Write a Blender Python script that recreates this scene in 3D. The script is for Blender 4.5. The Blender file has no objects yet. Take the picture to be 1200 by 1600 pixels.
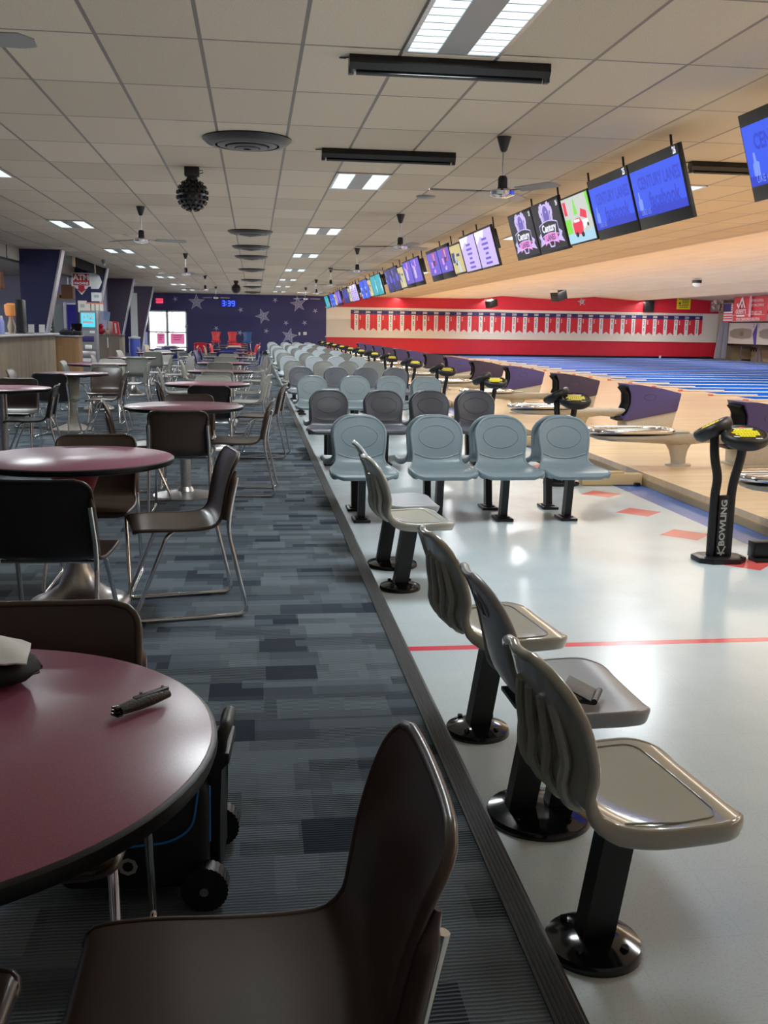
import bpy, bmesh, math, random
from mathutils import Vector, Matrix
random.seed(7)
C = bpy.context.scene.collection
PI = math.pi
R = math.radians
FL, AP, CZ = -0.10, 0.02, 3.079     # settee floor, approach, ceiling (carpet = 0)
PIT = 3.28                          # one pair of lanes
YEND = 54.0

# ------------------------------------------------------------------ materials
def srgb(r, g, b):
    f = lambda c: (c/255/12.92 if c/255 <= .04045 else ((c/255+.055)/1.055)**2.4)
    return (f(r), f(g), f(b), 1)
def mat(name, col, rough=.5, metal=0, noise=0, nscale=40, bump=0, spec=.5, emis=None, estr=0, coat=0, trans=0):
    m = bpy.data.materials.new(name); m.use_nodes = True
    nt = m.node_tree; b = nt.nodes['Principled BSDF']
    b.inputs['Base Color'].default_value = col; b.inputs['Roughness'].default_value = rough
    b.inputs['Metallic'].default_value = metal; b.inputs['Specular IOR Level'].default_value = spec
    b.inputs['Coat Weight'].default_value = coat
    b.inputs['Transmission Weight'].default_value = trans
    if emis: b.inputs['Emission Color'].default_value = emis; b.inputs['Emission Strength'].default_value = estr
    if noise or bump:
        tc = nt.nodes.new('ShaderNodeTexCoord'); n = nt.nodes.new('ShaderNodeTexNoise')
        n.inputs['Scale'].default_value = nscale; n.inputs['Detail'].default_value = 4
        nt.links.new(tc.outputs['Object'], n.inputs['Vector'])
        if noise:
            mx = nt.nodes.new('ShaderNodeMix'); mx.data_type = 'RGBA'
            mx.inputs[6].default_value = tuple(c*(1-noise) for c in col[:3])+(1,)
            mx.inputs[7].default_value = tuple(min(1, c*(1+noise)) for c in col[:3])+(1,)
            cr = nt.nodes.new('ShaderNodeMapRange'); cr.inputs[1].default_value = .3; cr.inputs[2].default_value = .7
            nt.links.new(n.outputs['Fac'], cr.inputs[0]); nt.links.new(cr.outputs[0], mx.inputs[0])
            nt.links.new(mx.outputs[2], b.inputs['Base Color'])
        if bump:
            bp = nt.nodes.new('ShaderNodeBump'); bp.inputs['Strength'].default_value = bump
            bp.inputs['Distance'].default_value = .01
            nt.links.new(n.outputs['Fac'], bp.inputs['Height']); nt.links.new(bp.outputs[0], b.inputs['Normal'])
    return m
class NT:
    """tiny node helper working on object coordinates"""
    def __init__(s, m):
        s.nt = m.node_tree; s.b = s.nt.nodes['Principled BSDF']
        tc = s.nt.nodes.new('ShaderNodeTexCoord'); sp = s.nt.nodes.new('ShaderNodeSeparateXYZ')
        s.nt.links.new(tc.outputs['Object'], sp.inputs[0]); s.v = tc.outputs['Object']; s.x, s.y, s.z = sp.outputs
    def m(s, op, a, b=None, c=None):
        n = s.nt.nodes.new('ShaderNodeMath'); n.operation = op
        for i, q in enumerate((a, b, c)):
            if q is None: continue
            if isinstance(q, (int, float)): n.inputs[i].default_value = q
            else: s.nt.links.new(q, n.inputs[i])
        return n.outputs[0]
    def band(s, q, a, b): return s.m('MULTIPLY', s.m('GREATER_THAN', q, a), s.m('LESS_THAN', q, b))
    def mix(s, f, a, b):
        n = s.nt.nodes.new('ShaderNodeMix'); n.data_type = 'RGBA'
        for i, q in ((0, f), (6, a), (7, b)):
            if isinstance(q, (int, float, tuple)): n.inputs[i].default_value = q
            else: s.nt.links.new(q, n.inputs[i])
        return n.outputs[2]
    def noise(s, scale, detail=3, vec=None):
        n = s.nt.nodes.new('ShaderNodeTexNoise'); n.inputs['Scale'].default_value = scale; n.inputs['Detail'].default_value = detail
        s.nt.links.new(vec if vec else s.v, n.inputs['Vector']); return n.outputs['Fac']
    def vec(s, x, y, z):
        n = s.nt.nodes.new('ShaderNodeCombineXYZ')
        for i, q in enumerate((x, y, z)):
            if isinstance(q, (int, float)): n.inputs[i].default_value = q
            else: s.nt.links.new(q, n.inputs[i])
        return n.outputs[0]
    def wn(s, vec):
        n = s.nt.nodes.new('ShaderNodeTexWhiteNoise'); s.nt.links.new(vec, n.inputs['Vector']); return n.outputs['Value']
    def col(s, q): s.nt.links.new(q, s.b.inputs['Base Color'])
    def rough(s, q): s.nt.links.new(q, s.b.inputs['Roughness'])
    def bump(s, h, st, d=.01):
        n = s.nt.nodes.new('ShaderNodeBump'); n.inputs['Strength'].default_value = st; n.inputs['Distance'].default_value = d
        s.nt.links.new(h, n.inputs['Height']); s.nt.links.new(n.outputs[0], s.b.inputs['Normal'])

def carpet_mat():
    m = mat('carpet tiles', (.05, .06, .07, 1), .95, spec=.15); t = NT(m)
    # 0.5 m carpet tiles, each woven with irregular blocks
    rowA = t.m('FLOOR', t.m('DIVIDE', t.y, .085)); rowB = t.m('FLOOR', t.m('DIVIDE', t.y, .19))
    offA = t.m('MULTIPLY', t.wn(t.vec(rowA, 3.3, 0)), 5); offB = t.m('MULTIPLY', t.wn(t.vec(rowB, 7.7, 0)), 5)
    blkA = t.m('FLOOR', t.m('ADD', t.m('DIVIDE', t.x, .30), offA)); blkB = t.m('FLOOR', t.m('ADD', t.m('DIVIDE', t.x, .21), offB))
    a = t.wn(t.vec(rowA, blkA, 1)); b = t.wn(t.vec(rowB, blkB, 2))
    tile = t.wn(t.vec(t.m('FLOOR', t.m('DIVIDE', t.x, .5)), t.m('FLOOR', t.m('DIVIDE', t.y, .5)), 5))
    v = t.m('ADD', t.m('MULTIPLY', a, .5), t.m('ADD', t.m('MULTIPLY', b, .38), t.m('MULTIPLY', tile, .12)))
    mr = t.nt.nodes.new('ShaderNodeMapRange'); t.nt.links.new(v, mr.inputs[0]); mr.inputs[1].default_value = .28; mr.inputs[2].default_value = .72
    base = t.mix(mr.outputs[0], srgb(31, 39, 51), srgb(92, 104, 115))
    hue = t.mix(t.m('MULTIPLY', b, .35), base, srgb(82, 91, 96))
    # fine looped ridges running across
    wob = t.m('MULTIPLY', t.noise(9, 2), .012)
    rid = t.m('SINE', t.m('MULTIPLY', t.m('ADD', t.y, wob), 2*PI/.0125))
    ridm = t.m('MULTIPLY', t.m('GREATER_THAN', rid, .25), t.m('GREATER_THAN', t.wn(t.vec(rowB, blkB, 9)), .35))
    c2 = t.mix(t.m('MULTIPLY', ridm, .42), hue, srgb(133, 145, 148))
    spk = t.m('GREATER_THAN', t.noise(420, 1), .56)
    c3 = t.mix(t.m('MULTIPLY', spk, .35), c2, srgb(40, 46, 54))
    t.col(c3); t.bump(rid, .35, .003); return m
def settee_mat():
    m = mat('pale vinyl floor', (.5, .55, .55, 1), .22, spec=.5); t = NT(m)
    n = t.noise(3, 3); n2 = t.noise(160, 2)
    base = t.mix(n, srgb(176, 192, 198), srgb(198, 210, 214))
    spk = t.m('MULTIPLY', t.m('GREATER_THAN', n2, .6), .35)
    base = t.mix(spk, base, srgb(150, 160, 165))
    gx = t.m('LESS_THAN', t.m('FRACT', t.m('DIVIDE', t.x, .305)), .008); gy = t.m('LESS_THAN', t.m('FRACT', t.m('DIVIDE', t.y, .305)), .008)
    base = t.mix(t.m('MULTIPLY', t.m('MAXIMUM', gx, gy), .16), base, srgb(120, 130, 135))
    # red cross band
    red = t.band(t.y, 4.435, 4.50)
    # diamonds beside the approach
    dy = t.m('SUBTRACT', t.m('FRACT', t.m('ADD', t.m('DIVIDE', t.m('SUBTRACT', t.y, 7.93), .935), .5)), .5)
    dia = t.m('LESS_THAN', t.m('ADD', t.m('ABSOLUTE', t.m('SUBTRACT', t.x, 3.235)), t.m('ABSOLUTE', t.m('MULTIPLY', dy, .935))), .205)
    blue = t.band(t.x, 3.545, 4.0)
    c = t.mix(blue, base, srgb(52, 98, 178)); c = t.mix(dia, c, srgb(208, 84, 82)); c = t.mix(red, c, srgb(214, 62, 78))
    t.col(c); t.rough(t.m('ADD', t.m('MULTIPLY', n, .12), .16)); return m
def wood_mat(name, c1, c2, along='x', plank=.07, rough=.3, grain=14):
    m = mat(name, c1, rough, spec=.5); t = NT(m)
    p, q = {'x': (t.y, t.x), 'y': (t.x, t.y), 'z': (t.m('ADD', t.x, t.y), t.z)}[along]
    row = t.m('FLOOR', t.m('DIVIDE', p, plank)); seg = t.m('FLOOR', t.m('ADD', t.m('DIVIDE', q, 1.3), t.m('MULTIPLY', t.wn(t.vec(row, 1, 1)), 4)))
    v = t.wn(t.vec(row, seg, 0)); g = t.noise(grain, 4, t.vec(t.m('MULTIPLY', q, .12), t.m('MULTIPLY', p, 2.2), row))
    c = t.mix(t.m('ADD', t.m('MULTIPLY', v, .55), t.m('MULTIPLY', g, .45)), c1, c2)
    t.col(c); return m
def ceil_mat():
    m = mat('acoustic ceiling tiles', (.3, .28, .25, 1), .9, spec=.2); t = NT(m)
    fx = t.m('FRACT', t.m('DIVIDE', t.m('ADD', t.x, 1.5233+61), .61)); fy = t.m('FRACT', t.m('DIVIDE', t.m('ADD', t.y, -6.3894+122), 1.22))
    gx = t.m('MAXIMUM', t.m('LESS_THAN', fx, .02), t.m('GREATER_THAN', fx, .98)); gy = t.m('MAXIMUM', t.m('LESS_THAN', fy, .010), t.m('GREATER_THAN', fy, .990))
    g = t.m('MAXIMUM', gx, gy)
    ix = t.m('FLOOR', t.m('DIVIDE', t.m('ADD', t.x, 62.5233), .61)); iy = t.m('FLOOR', t.m('DIVIDE', t.m('ADD', t.y, 115.6106), 1.22))
    v = t.wn(t.vec(ix, iy, 0)); sp = t.noise(140, 2)
    c = t.mix(v, srgb(178, 170, 154), srgb(196, 188, 172)); c = t.mix(t.m('MULTIPLY', t.m('LESS_THAN', sp, .42), .35), c, srgb(120, 112, 98))
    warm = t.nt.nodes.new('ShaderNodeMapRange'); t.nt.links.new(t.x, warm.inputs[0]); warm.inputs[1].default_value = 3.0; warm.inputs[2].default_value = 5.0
    c = t.mix(t.m('MULTIPLY', warm.outputs[0], .5), c, srgb(205, 170, 120))  # warm light over the lane side, painted into the tile colour
    c = t.mix(g, c, srgb(88, 82, 78))
    t.col(c); t.bump(sp, .25, .004); t.rough(t.m('SUBTRACT', .9, t.m('MULTIPLY', g, .5))); return m
def lane_mat():
    m = mat('blue lanes with pale gutters', (.1, .3, .8, 1), .5, spec=0); t = NT(m)
    d = t.m('SUBTRACT', t.m('FRACT', t.m('ADD', t.m('DIVIDE', t.m('SUBTRACT', t.y, 9.95), PIT), .5)), .5)
    a = t.m('MULTIPLY', t.m('ABSOLUTE', d), PIT)           # 0 at ball return line, 1.64 at pair edge
    lane = t.band(a, .30, 1.36)
    gut = t.m('MAXIMUM', t.band(a, .16, .30), t.band(a, 1.36, 1.52))
    n = t.noise(2.5, 3, t.vec(t.m('MULTIPLY', t.x, .2), t.y, 0))
    blue = t.mix(n, srgb(14, 74, 178), srgb(24, 92, 200))
    c = t.mix(lane, srgb(214, 220, 232), blue); c = t.mix(gut, c, srgb(30, 62, 128))
    arrows = t.m('MULTIPLY', lane, t.band(t.x, 12.4, 12.5)); c = t.mix(t.m('MULTIPLY', arrows, .4), c, srgb(30, 50, 110))
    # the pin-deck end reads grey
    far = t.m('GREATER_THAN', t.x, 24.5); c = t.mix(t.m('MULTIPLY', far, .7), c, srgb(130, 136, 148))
    t.col(c); return m
def hood_noise(name, col): return mat(name, col, .45, noise=.12, nscale=120)

M = {}
M['carpet'] = carpet_mat(); M['settee'] = settee_mat(); M['ceil'] = ceil_mat(); M['lane'] = lane_mat()
M['approach'] = wood_mat('maple approach', srgb(222, 188, 142), srgb(238, 210, 168), 'x', .06, .22)
M['riser'] = wood_mat('worn step riser', srgb(150, 122, 82), srgb(186, 160, 116), 'y', .2, .6)
M['plywood'] = wood_mat('pale plywood', srgb(196, 166, 116), srgb(220, 194, 148), 'x', .2, .5)
M['counterwood'] = wood_mat('rustic counter boards', srgb(84, 74, 58), srgb(132, 114, 88), 'z', .14, .6)
M['podiumwood'] = wood_mat('warm podium boards', srgb(120, 84, 46), srgb(172, 132, 84), 'z', .12, .6)
M['greywood'] = wood_mat('grey brown boards', srgb(104, 92, 84), srgb(140, 126, 112), 'z', .10, .6)
M['cream'] = wood_mat('cream planked lane ceiling', srgb(226, 198, 150), srgb(240, 218, 176), 'y', .25, .55)
M['rubber'] = mat('black rubber nosing', srgb(38, 40, 42), .55, noise=.2)
M['blackm'] = mat('black painted metal', srgb(11, 11, 13), .38, spec=.35)
M['blackp'] = mat('black plastic', srgb(15, 15, 17), .45, spec=.4, noise=.1, nscale=200)
M['blackgloss'] = mat('glossy black', srgb(12, 12, 14), .12)
M['black matte'] = mat('matte black', srgb(8, 8, 10), .9, spec=.1)
M['chrome'] = mat('chrome', (.78, .78, .78, 1), .12, 1)
M['dullchrome'] = mat('scuffed aluminium', (.55, .54, .53, 1), .32, 1, noise=.1)
M['brown'] = mat('dark brown plastic', srgb(64, 51, 44), .28, noise=.06, nscale=260, bump=.012)
M['dkbrown'] = mat('very dark brown plastic', srgb(40, 32, 30), .32, noise=.08, nscale=160)
M['greyshell'] = mat('light grey plastic', srgb(150, 150, 142), .35, noise=.05)
M['blueshell'] = mat('navy blue plastic', srgb(34, 44, 110), .35, noise=.05)
M['beigeshell'] = mat('beige plastic', srgb(206, 190, 160), .4, noise=.05)
M['redshell'] = mat('red plastic', srgb(220, 34, 50), .35, noise=.05)
M['midblue'] = mat('mid blue plastic', srgb(30, 84, 150), .35, noise=.05)
M['laminate'] = mat('burgundy speckled laminate', srgb(136, 76, 100), .28, noise=.22, nscale=420, spec=.6)
M['redtop'] = mat('red laminate', srgb(200, 30, 44), .3, noise=.1)
M['edge'] = mat('black table edging', srgb(14, 14, 16), .42, spec=.3)
M['redm'] = mat('red enamel', srgb(170, 22, 34), .4)
M['beigem'] = mat('beige pedestal', srgb(150, 144, 132), .5, noise=.08)
M['seatA'] = mat('blue grey moulded plastic', srgb(118, 136, 144), .36, noise=.06, nscale=220, bump=.04)
M['seatC'] = mat('charcoal moulded plastic', srgb(74, 78, 88), .36, noise=.06, nscale=220, bump=.04)
M['seatB'] = mat('grey teal moulded plastic', srgb(118, 134, 140), .34, noise=.06, nscale=220)
M['seatM'] = mat('slate moulded plastic', srgb(92, 99, 108), .34, noise=.06, nscale=220)
M['seatO'] = mat('olive grey moulded plastic', srgb(120, 124, 120), .3, noise=.05)
M['seatL'] = mat('pale blue grey moulded plastic', srgb(158, 170, 176), .36, noise=.05)
M['seatS'] = mat('glossy putty grey plastic', srgb(166, 166, 154), .12, noise=.04, nscale=300, coat=.4)
M['seatG'] = mat('satin lilac grey plastic', srgb(142, 146, 150), .32, noise=.05, nscale=260)
M['hood'] = mat('purple hood plastic', srgb(58, 50, 104), .5, noise=.18, nscale=160)
M['hood2'] = mat('dark plum hood plastic', srgb(50, 42, 74), .5, noise=.18, nscale=160)
M['greyp'] = mat('warm grey moulded body', srgb(176, 168, 152), .35, noise=.06)
M['greyd'] = mat('mid grey plastic', srgb(120, 122, 124), .4)
M['yellow'] = mat('yellow keypad', srgb(236, 220, 30), .4)
M['silver'] = mat('silver print', srgb(170, 176, 172), .4)
M['white'] = mat('white', srgb(236, 236, 232), .5)
M['paper'] = mat('white paper', srgb(222, 226, 226), .7, noise=.04)
M['offwhite'] = mat('off white paint', srgb(226, 220, 206), .6, noise=.03)
M['navywall'] = mat('navy wall paint', srgb(42, 38, 96), .55, noise=.06, nscale=3)
M['column'] = mat('dark navy column carpet', srgb(26, 28, 66), .8, noise=.15, nscale=90)
M['column2'] = mat('aubergine column carpet', srgb(54, 44, 62), .8, noise=.15, nscale=90)
M['redwall'] = mat('red wall paint', srgb(206, 22, 44), .5, noise=.05, nscale=2)
M['lav'] = mat('pale lavender wall', srgb(196, 196, 220), .7, noise=.03)
M['tan'] = mat('tan wall', srgb(206, 180, 146), .7, noise=.05)
M['steel'] = mat('brushed pale metal', (.6, .62, .66, 1), .3, .8)
M['starp'] = mat('pale star paint', srgb(170, 168, 196), .6, noise=.15, nscale=30)
M['navy'] = mat('navy print', srgb(38, 34, 98), .5); M['redp'] = mat('red print', srgb(212, 36, 48), .5); M['darkp'] = mat('dark print', srgb(40, 40, 50), .5)
M['greyroof'] = mat('grey bulkhead panel', srgb(150, 146, 138), .7, noise=.06)
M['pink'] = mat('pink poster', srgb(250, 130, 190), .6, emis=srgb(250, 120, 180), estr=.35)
M['purplep'] = mat('purple print', srgb(78, 62, 160), .5)
M['curtain'] = mat('grey curtain', srgb(168, 168, 182), .8, noise=.08)
M['redt'] = mat('faded red terracotta', srgb(214, 120, 96), .6)
M['bluecl'] = mat('bright blue piping', srgb(40, 130, 210), .5)
M['bagcloth'] = mat('black woven cloth', srgb(16, 18, 22), .8, noise=.25, nscale=300)
M['leather'] = mat('black leather', srgb(14, 14, 15), .4, bump=.25, nscale=260)
M['orange'] = mat('warm orange', srgb(240, 160, 90), .6, emis=srgb(240, 150, 80), estr=.25)
M['bluedoor'] = mat('royal blue door', srgb(40, 36, 170), .5)
M['wallgreen'] = mat('pale sea green door', srgb(200, 216, 214), .5)
M['concrete'] = mat('sunlit paving', srgb(214, 212, 206), .9, noise=.08, nscale=2)
M['stucco'] = mat('sunlit white building', srgb(236, 236, 238), .9, noise=.04, nscale=2)
M['brownbox'] = mat('brown box', srgb(120, 78, 50), .7)
def emi(name, col, s): return mat(name, (0, 0, 0, 1), .4, emis=col, estr=s)
M['lens'] = emi('fluorescent lens', srgb(222, 242, 250), 1.35)
M['clockled'] = emi('blue led', srgb(50, 90, 255), 3.0); M['clockback'] = emi('blue glow panel', srgb(10, 14, 150), .7)
M['exit'] = emi('red exit panel', srgb(240, 60, 90), 1.2)
M['sBlue'] = emi('screen blue', srgb(44, 78, 226), 1.0); M['sBlue2'] = emi('screen deep blue', srgb(34, 52, 190), 1.0); M['sPale'] = emi('screen pale blue', srgb(110, 140, 244), 1.0)
M['sWhite'] = emi('screen white', srgb(236, 236, 252), 1.0); M['sLil'] = emi('screen lilac', srgb(196, 176, 236), 1.0); M['sPurp'] = emi('screen purple', srgb(92, 74, 196), 1.0)
M['sPink'] = emi('screen pink', srgb(226, 130, 214), 1.0); M['sBlk'] = emi('screen black', srgb(20, 19, 26), 1.0); M['sTeal'] = emi('screen teal', srgb(24, 160, 176), 1.0)
M['sRed'] = emi('screen red', srgb(226, 40, 70), 1.0); M['sGreen'] = emi('screen green', srgb(120, 214, 60), 1.0); M['sSky'] = emi('screen sky', srgb(160, 206, 226), 1.0)
M['sGrey'] = emi('screen grey', srgb(190, 196, 190), 1.0); M['sYel'] = emi('screen straw', srgb(196, 180, 120), 1.0); M['sNavy'] = emi('screen navy', srgb(28, 32, 96), 1.0)
M['sMag'] = emi('screen magenta', srgb(170, 60, 120), 1.0); M['sGlobe'] = emi('screen ball', srgb(96, 82, 170), 1.0)
M['atmscr'] = emi('atm screen', srgb(70, 200, 226), 1.1)

# ------------------------------------------------------------------ mesh building
class MB:
    def __init__(s): s.bm = bmesh.new(); s.mi = 0
    def _mark(s, before):
        for f in s.bm.faces:
            if f.index == -1 or f not in before: f.material_index = s.mi
    def _new(s, fn):
        old = set(s.bm.faces); fn()
        for f in s.bm.faces:
            if f not in old: f.material_index = s.mi
        return s
    def box(s, c, d, rot=None, bev=0, seg=2):
        def fn():
            m = Matrix.Translation(c) @ (rot.to_4x4() if rot else Matrix.Identity(4)) @ Matrix.Diagonal((*d, 1))
            r = bmesh.ops.create_cube(s.bm, size=1, matrix=m)
            if bev:
                es = list({e for v in r['verts'] for e in v.link_edges})
                bmesh.ops.bevel(s.bm, geom=es, offset=bev, segments=seg, profile=.5, affect='EDGES', clamp_overlap=True)
        return s._new(fn)
    def cyl(s, p0, p1, r0, r1=None, n=16, cap=True):
        p0, p1 = Vector(p0), Vector(p1); d = p1-p0
        def fn():
            q = d.to_track_quat('Z', 'Y').to_matrix().to_4x4()
            bmesh.ops.create_cone(s.bm, cap_ends=cap, segments=n, radius1=r0, radius2=r0 if r1 is None else r1, depth=d.length, matrix=Matrix.Translation((p0+p1)/2) @ q)
        return s._new(fn)
    def sphere(s, c, r, sc=(1, 1, 1), u=16, v=10):
        return s._new(lambda: bmesh.ops.create_uvsphere(s.bm, u_segments=u, v_segments=v, radius=r, matrix=Matrix.Translation(c) @ Matrix.Diagonal((*sc, 1))))
    def lathe(s, prof, c=(0, 0, 0), n=32, sc=(1, 1)):
        def fn():
            rings = []
            for r, z in prof:
                if r < 1e-6: rings.append([s.bm.verts.new((c[0], c[1], c[2]+z))])
                else: rings.append([s.bm.verts.new((c[0]+r*sc[0]*math.cos(2*PI*i/n), c[1]+r*sc[1]*math.sin(2*PI*i/n), c[2]+z)) for i in range(n)])
            for a, b in zip(rings, rings[1:]):
                for i in range(n):
                    j = (i+1) % n
                    if len(a) == 1 and len(b) == 1: continue
                    if len(a) == 1: s.bm.faces.new((a[0], b[i], b[j]))
                    elif len(b) == 1: s.bm.faces.new((a[i], b[0], a[j]))
                    else: s.bm.faces.new((a[i], b[i], b[j], a[j]))
        return s._new(fn)
    def prism(s, poly, a, b, plane='xz', bev=0, seg=2):
        """extrude polygon given in plane (xz extr y, xy extr z, yz extr x) from a to b"""
        def P(p, t): return {'xz': (p[0], t, p[1]), 'xy': (p[0], p[1], t), 'yz': (t, p[0], p[1])}[plane]
        def fn():
            A = [s.bm.verts.new(P(p, a)) for p in poly]; B = [s.bm.verts.new(P(p, b)) for p in poly]; n = len(poly)
            fs = [s.bm.faces.new(A), s.bm.faces.new(B[::-1])]
            for i in range(n): fs.append(s.bm.faces.new((A[i], B[i], B[(i+1) % n], A[(i+1) % n])))
            if bev:
                es = list({e for f in fs for e in f.edges})
                bmesh.ops.bevel(s.bm, geom=es, offset=bev, segments=seg, profile=.5, affect='EDGES', clamp_overlap=True)
        return s._new(fn)
    def face(s, pts):
        return s._new(lambda: s.bm.faces.new([s.bm.verts.new(p) for p in pts]))
    def flat(s, poly, z=0):
        return s.face([(p[0], p[1], z) for p in poly])
    def rect(s, x0, y0, x1, y1, z=0): return s.flat([(x0, y0), (x1, y0), (x1, y1), (x0, y1)], z)
    def disc(s, cx, cy, rx, ry, z=0, n=24): return s.flat([(cx+rx*math.cos(2*PI*i/n), cy+ry*math.sin(2*PI*i/n)) for i in range(n)], z)
    def tube(s, pts, r, n=10, closed=False, fil=0, rz=None):
        pts = [Vector(p) for p in pts]
        if fil: pts = fillet(pts, fil)
        def fn():
            N = len(pts); rings = []; up = None
            for i, p in enumerate(pts):
                if closed: t = (pts[(i+1) % N]-pts[i-1])
                else: t = pts[min(i+1, N-1)]-pts[max(i-1, 0)]
                t.normalize()
                if up is None:
                    up = t.orthogonal().normalized()
                    if abs(t.y) < .9: up = (Vector((0, 1, 0))-t*t.y).normalized()
                up = (up-t*up.dot(t)).normalized(); w = t.cross(up)
                rr = r[i] if isinstance(r, (list, tuple)) else r
                rings.append([s.bm.verts.new(p+up*(rr*math.cos(2*PI*k/n))+w*((rz or rr)*math.sin(2*PI*k/n))) for k in range(n)])
            for i in range(N if closed else N-1):
                a, b = rings[i], rings[(i+1) % N]
                for k in range(n): s.bm.faces.new((a[k], a[(k+1) % n], b[(k+1) % n], b[k]))
            if not closed: s.bm.faces.new(rings[0][::-1]); s.bm.faces.new(rings[-1])
        return s._new(fn)
    def loft(s, rings, cap=True):
        def fn():
            V = [[s.bm.verts.new(p) for p in r] for r in rings]; n = len(V[0])
            for a, b in zip(V, V[1:]):
                for k in range(n): s.bm.faces.new((a[k], a[(k+1) % n], b[(k+1) % n], b[k]))
            if cap: s.bm.faces.new(V[0][::-1]); s.bm.faces.new(V[-1])
        return s._new(fn)
    def text(s, body, size, mtx=None, align='CENTER', z=0, bold=0, sx=1):
        cu = bpy.data.curves.new('t', 'FONT'); cu.body = body; cu.size = size; cu.align_x = align; cu.align_y = 'CENTER'; cu.offset = bold; cu.resolution_u = 2
        o = bpy.data.objects.new('t', cu); C.objects.link(o); bpy.context.view_layer.update()
        me = bpy.data.meshes.new_from_object(o.evaluated_get(bpy.context.evaluated_depsgraph_get()))
        bpy.data.objects.remove(o); bpy.data.curves.remove(cu)
        me.transform((mtx or Matrix.Identity(4)) @ Matrix.Translation((0, 0, z)) @ Matrix.Diagonal((sx, 1, 1, 1)))
        for p in me.polygons: p.material_index = s.mi
        s.bm.from_mesh(me); bpy.data.meshes.remove(me); return s
    def xf(s, m): bmesh.ops.transform(s.bm, matrix=m, verts=s.bm.verts); return s
    def mesh(s, name, mats, smooth=40):
        bmesh.ops.recalc_face_normals(s.bm, faces=s.bm.faces)
        me = bpy.data.meshes.new(name); s.bm.to_mesh(me); s.bm.free()
        for m in (mats if isinstance(mats, (list, tuple)) else [mats]): me.materials.append(m)
        if smooth:
            me.shade_smooth(); me.set_sharp_from_angle(angle=R(smooth))
        return me
    def build(s, name, mats, parent=None, smooth=40): return link(name, s.mesh(name, mats, smooth), parent)
def fillet(pts, r, n=5):
    out = [pts[0]]
    for a, b, c in zip(pts, pts[1:], pts[2:]):
        u, v = (a-b), (c-b); rr = min(r, u.length*.49, v.length*.49)
        p, q = b+u.normalized()*rr, b+v.normalized()*rr
        for i in range(n+1):
            t = i/n; out.append(p*(1-t)**2+b*2*t*(1-t)+q*t*t)
    return out+[pts[-1]]
def link(name, me, parent=None):
    o = bpy.data.objects.new(name, me); C.objects.link(o)
    if parent: o.parent = parent
    return o
def tag(o, label=None, cat=None, group=None, kind=None):
    if label: o['label'] = label
    if cat: o['category'] = cat
    if group: o['group'] = group
    if kind: o['kind'] = kind
    return o
def thing(name, label, cat, loc=(0, 0, 0), rz=0, group=None):
    o = bpy.data.objects.new(name, None); C.objects.link(o); o.empty_display_size = .1
    o.location = loc; o.rotation_euler = (0, 0, rz); return tag(o, label, cat, group)
def dup(root, loc, rz=None, label=None, group=None, swap=None):
    r = root.copy(); C.objects.link(r); r.location = loc
    if rz is not None: r.rotation_euler = (0, 0, rz)
    if label: r['label'] = label
    if group: r['group'] = group
    for ch in root.children:
        c = ch.copy(); C.objects.link(c); c.parent = r; c.matrix_parent_inverse = ch.matrix_parent_inverse
        for g in ch.children:
            d = g.copy(); C.objects.link(d); d.parent = c
    return r
def struct(name, mb, m, smooth=0):
    o = mb.build(name, m, None, smooth); o['kind'] = 'structure'; return o
ORD = ['first', 'second', 'third', 'fourth', 'fifth', 'sixth', 'seventh', 'eighth', 'ninth', 'tenth', 'eleventh', 'twelfth', 'thirteenth', 'fourteenth', 'fifteenth', 'sixteenth']

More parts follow.
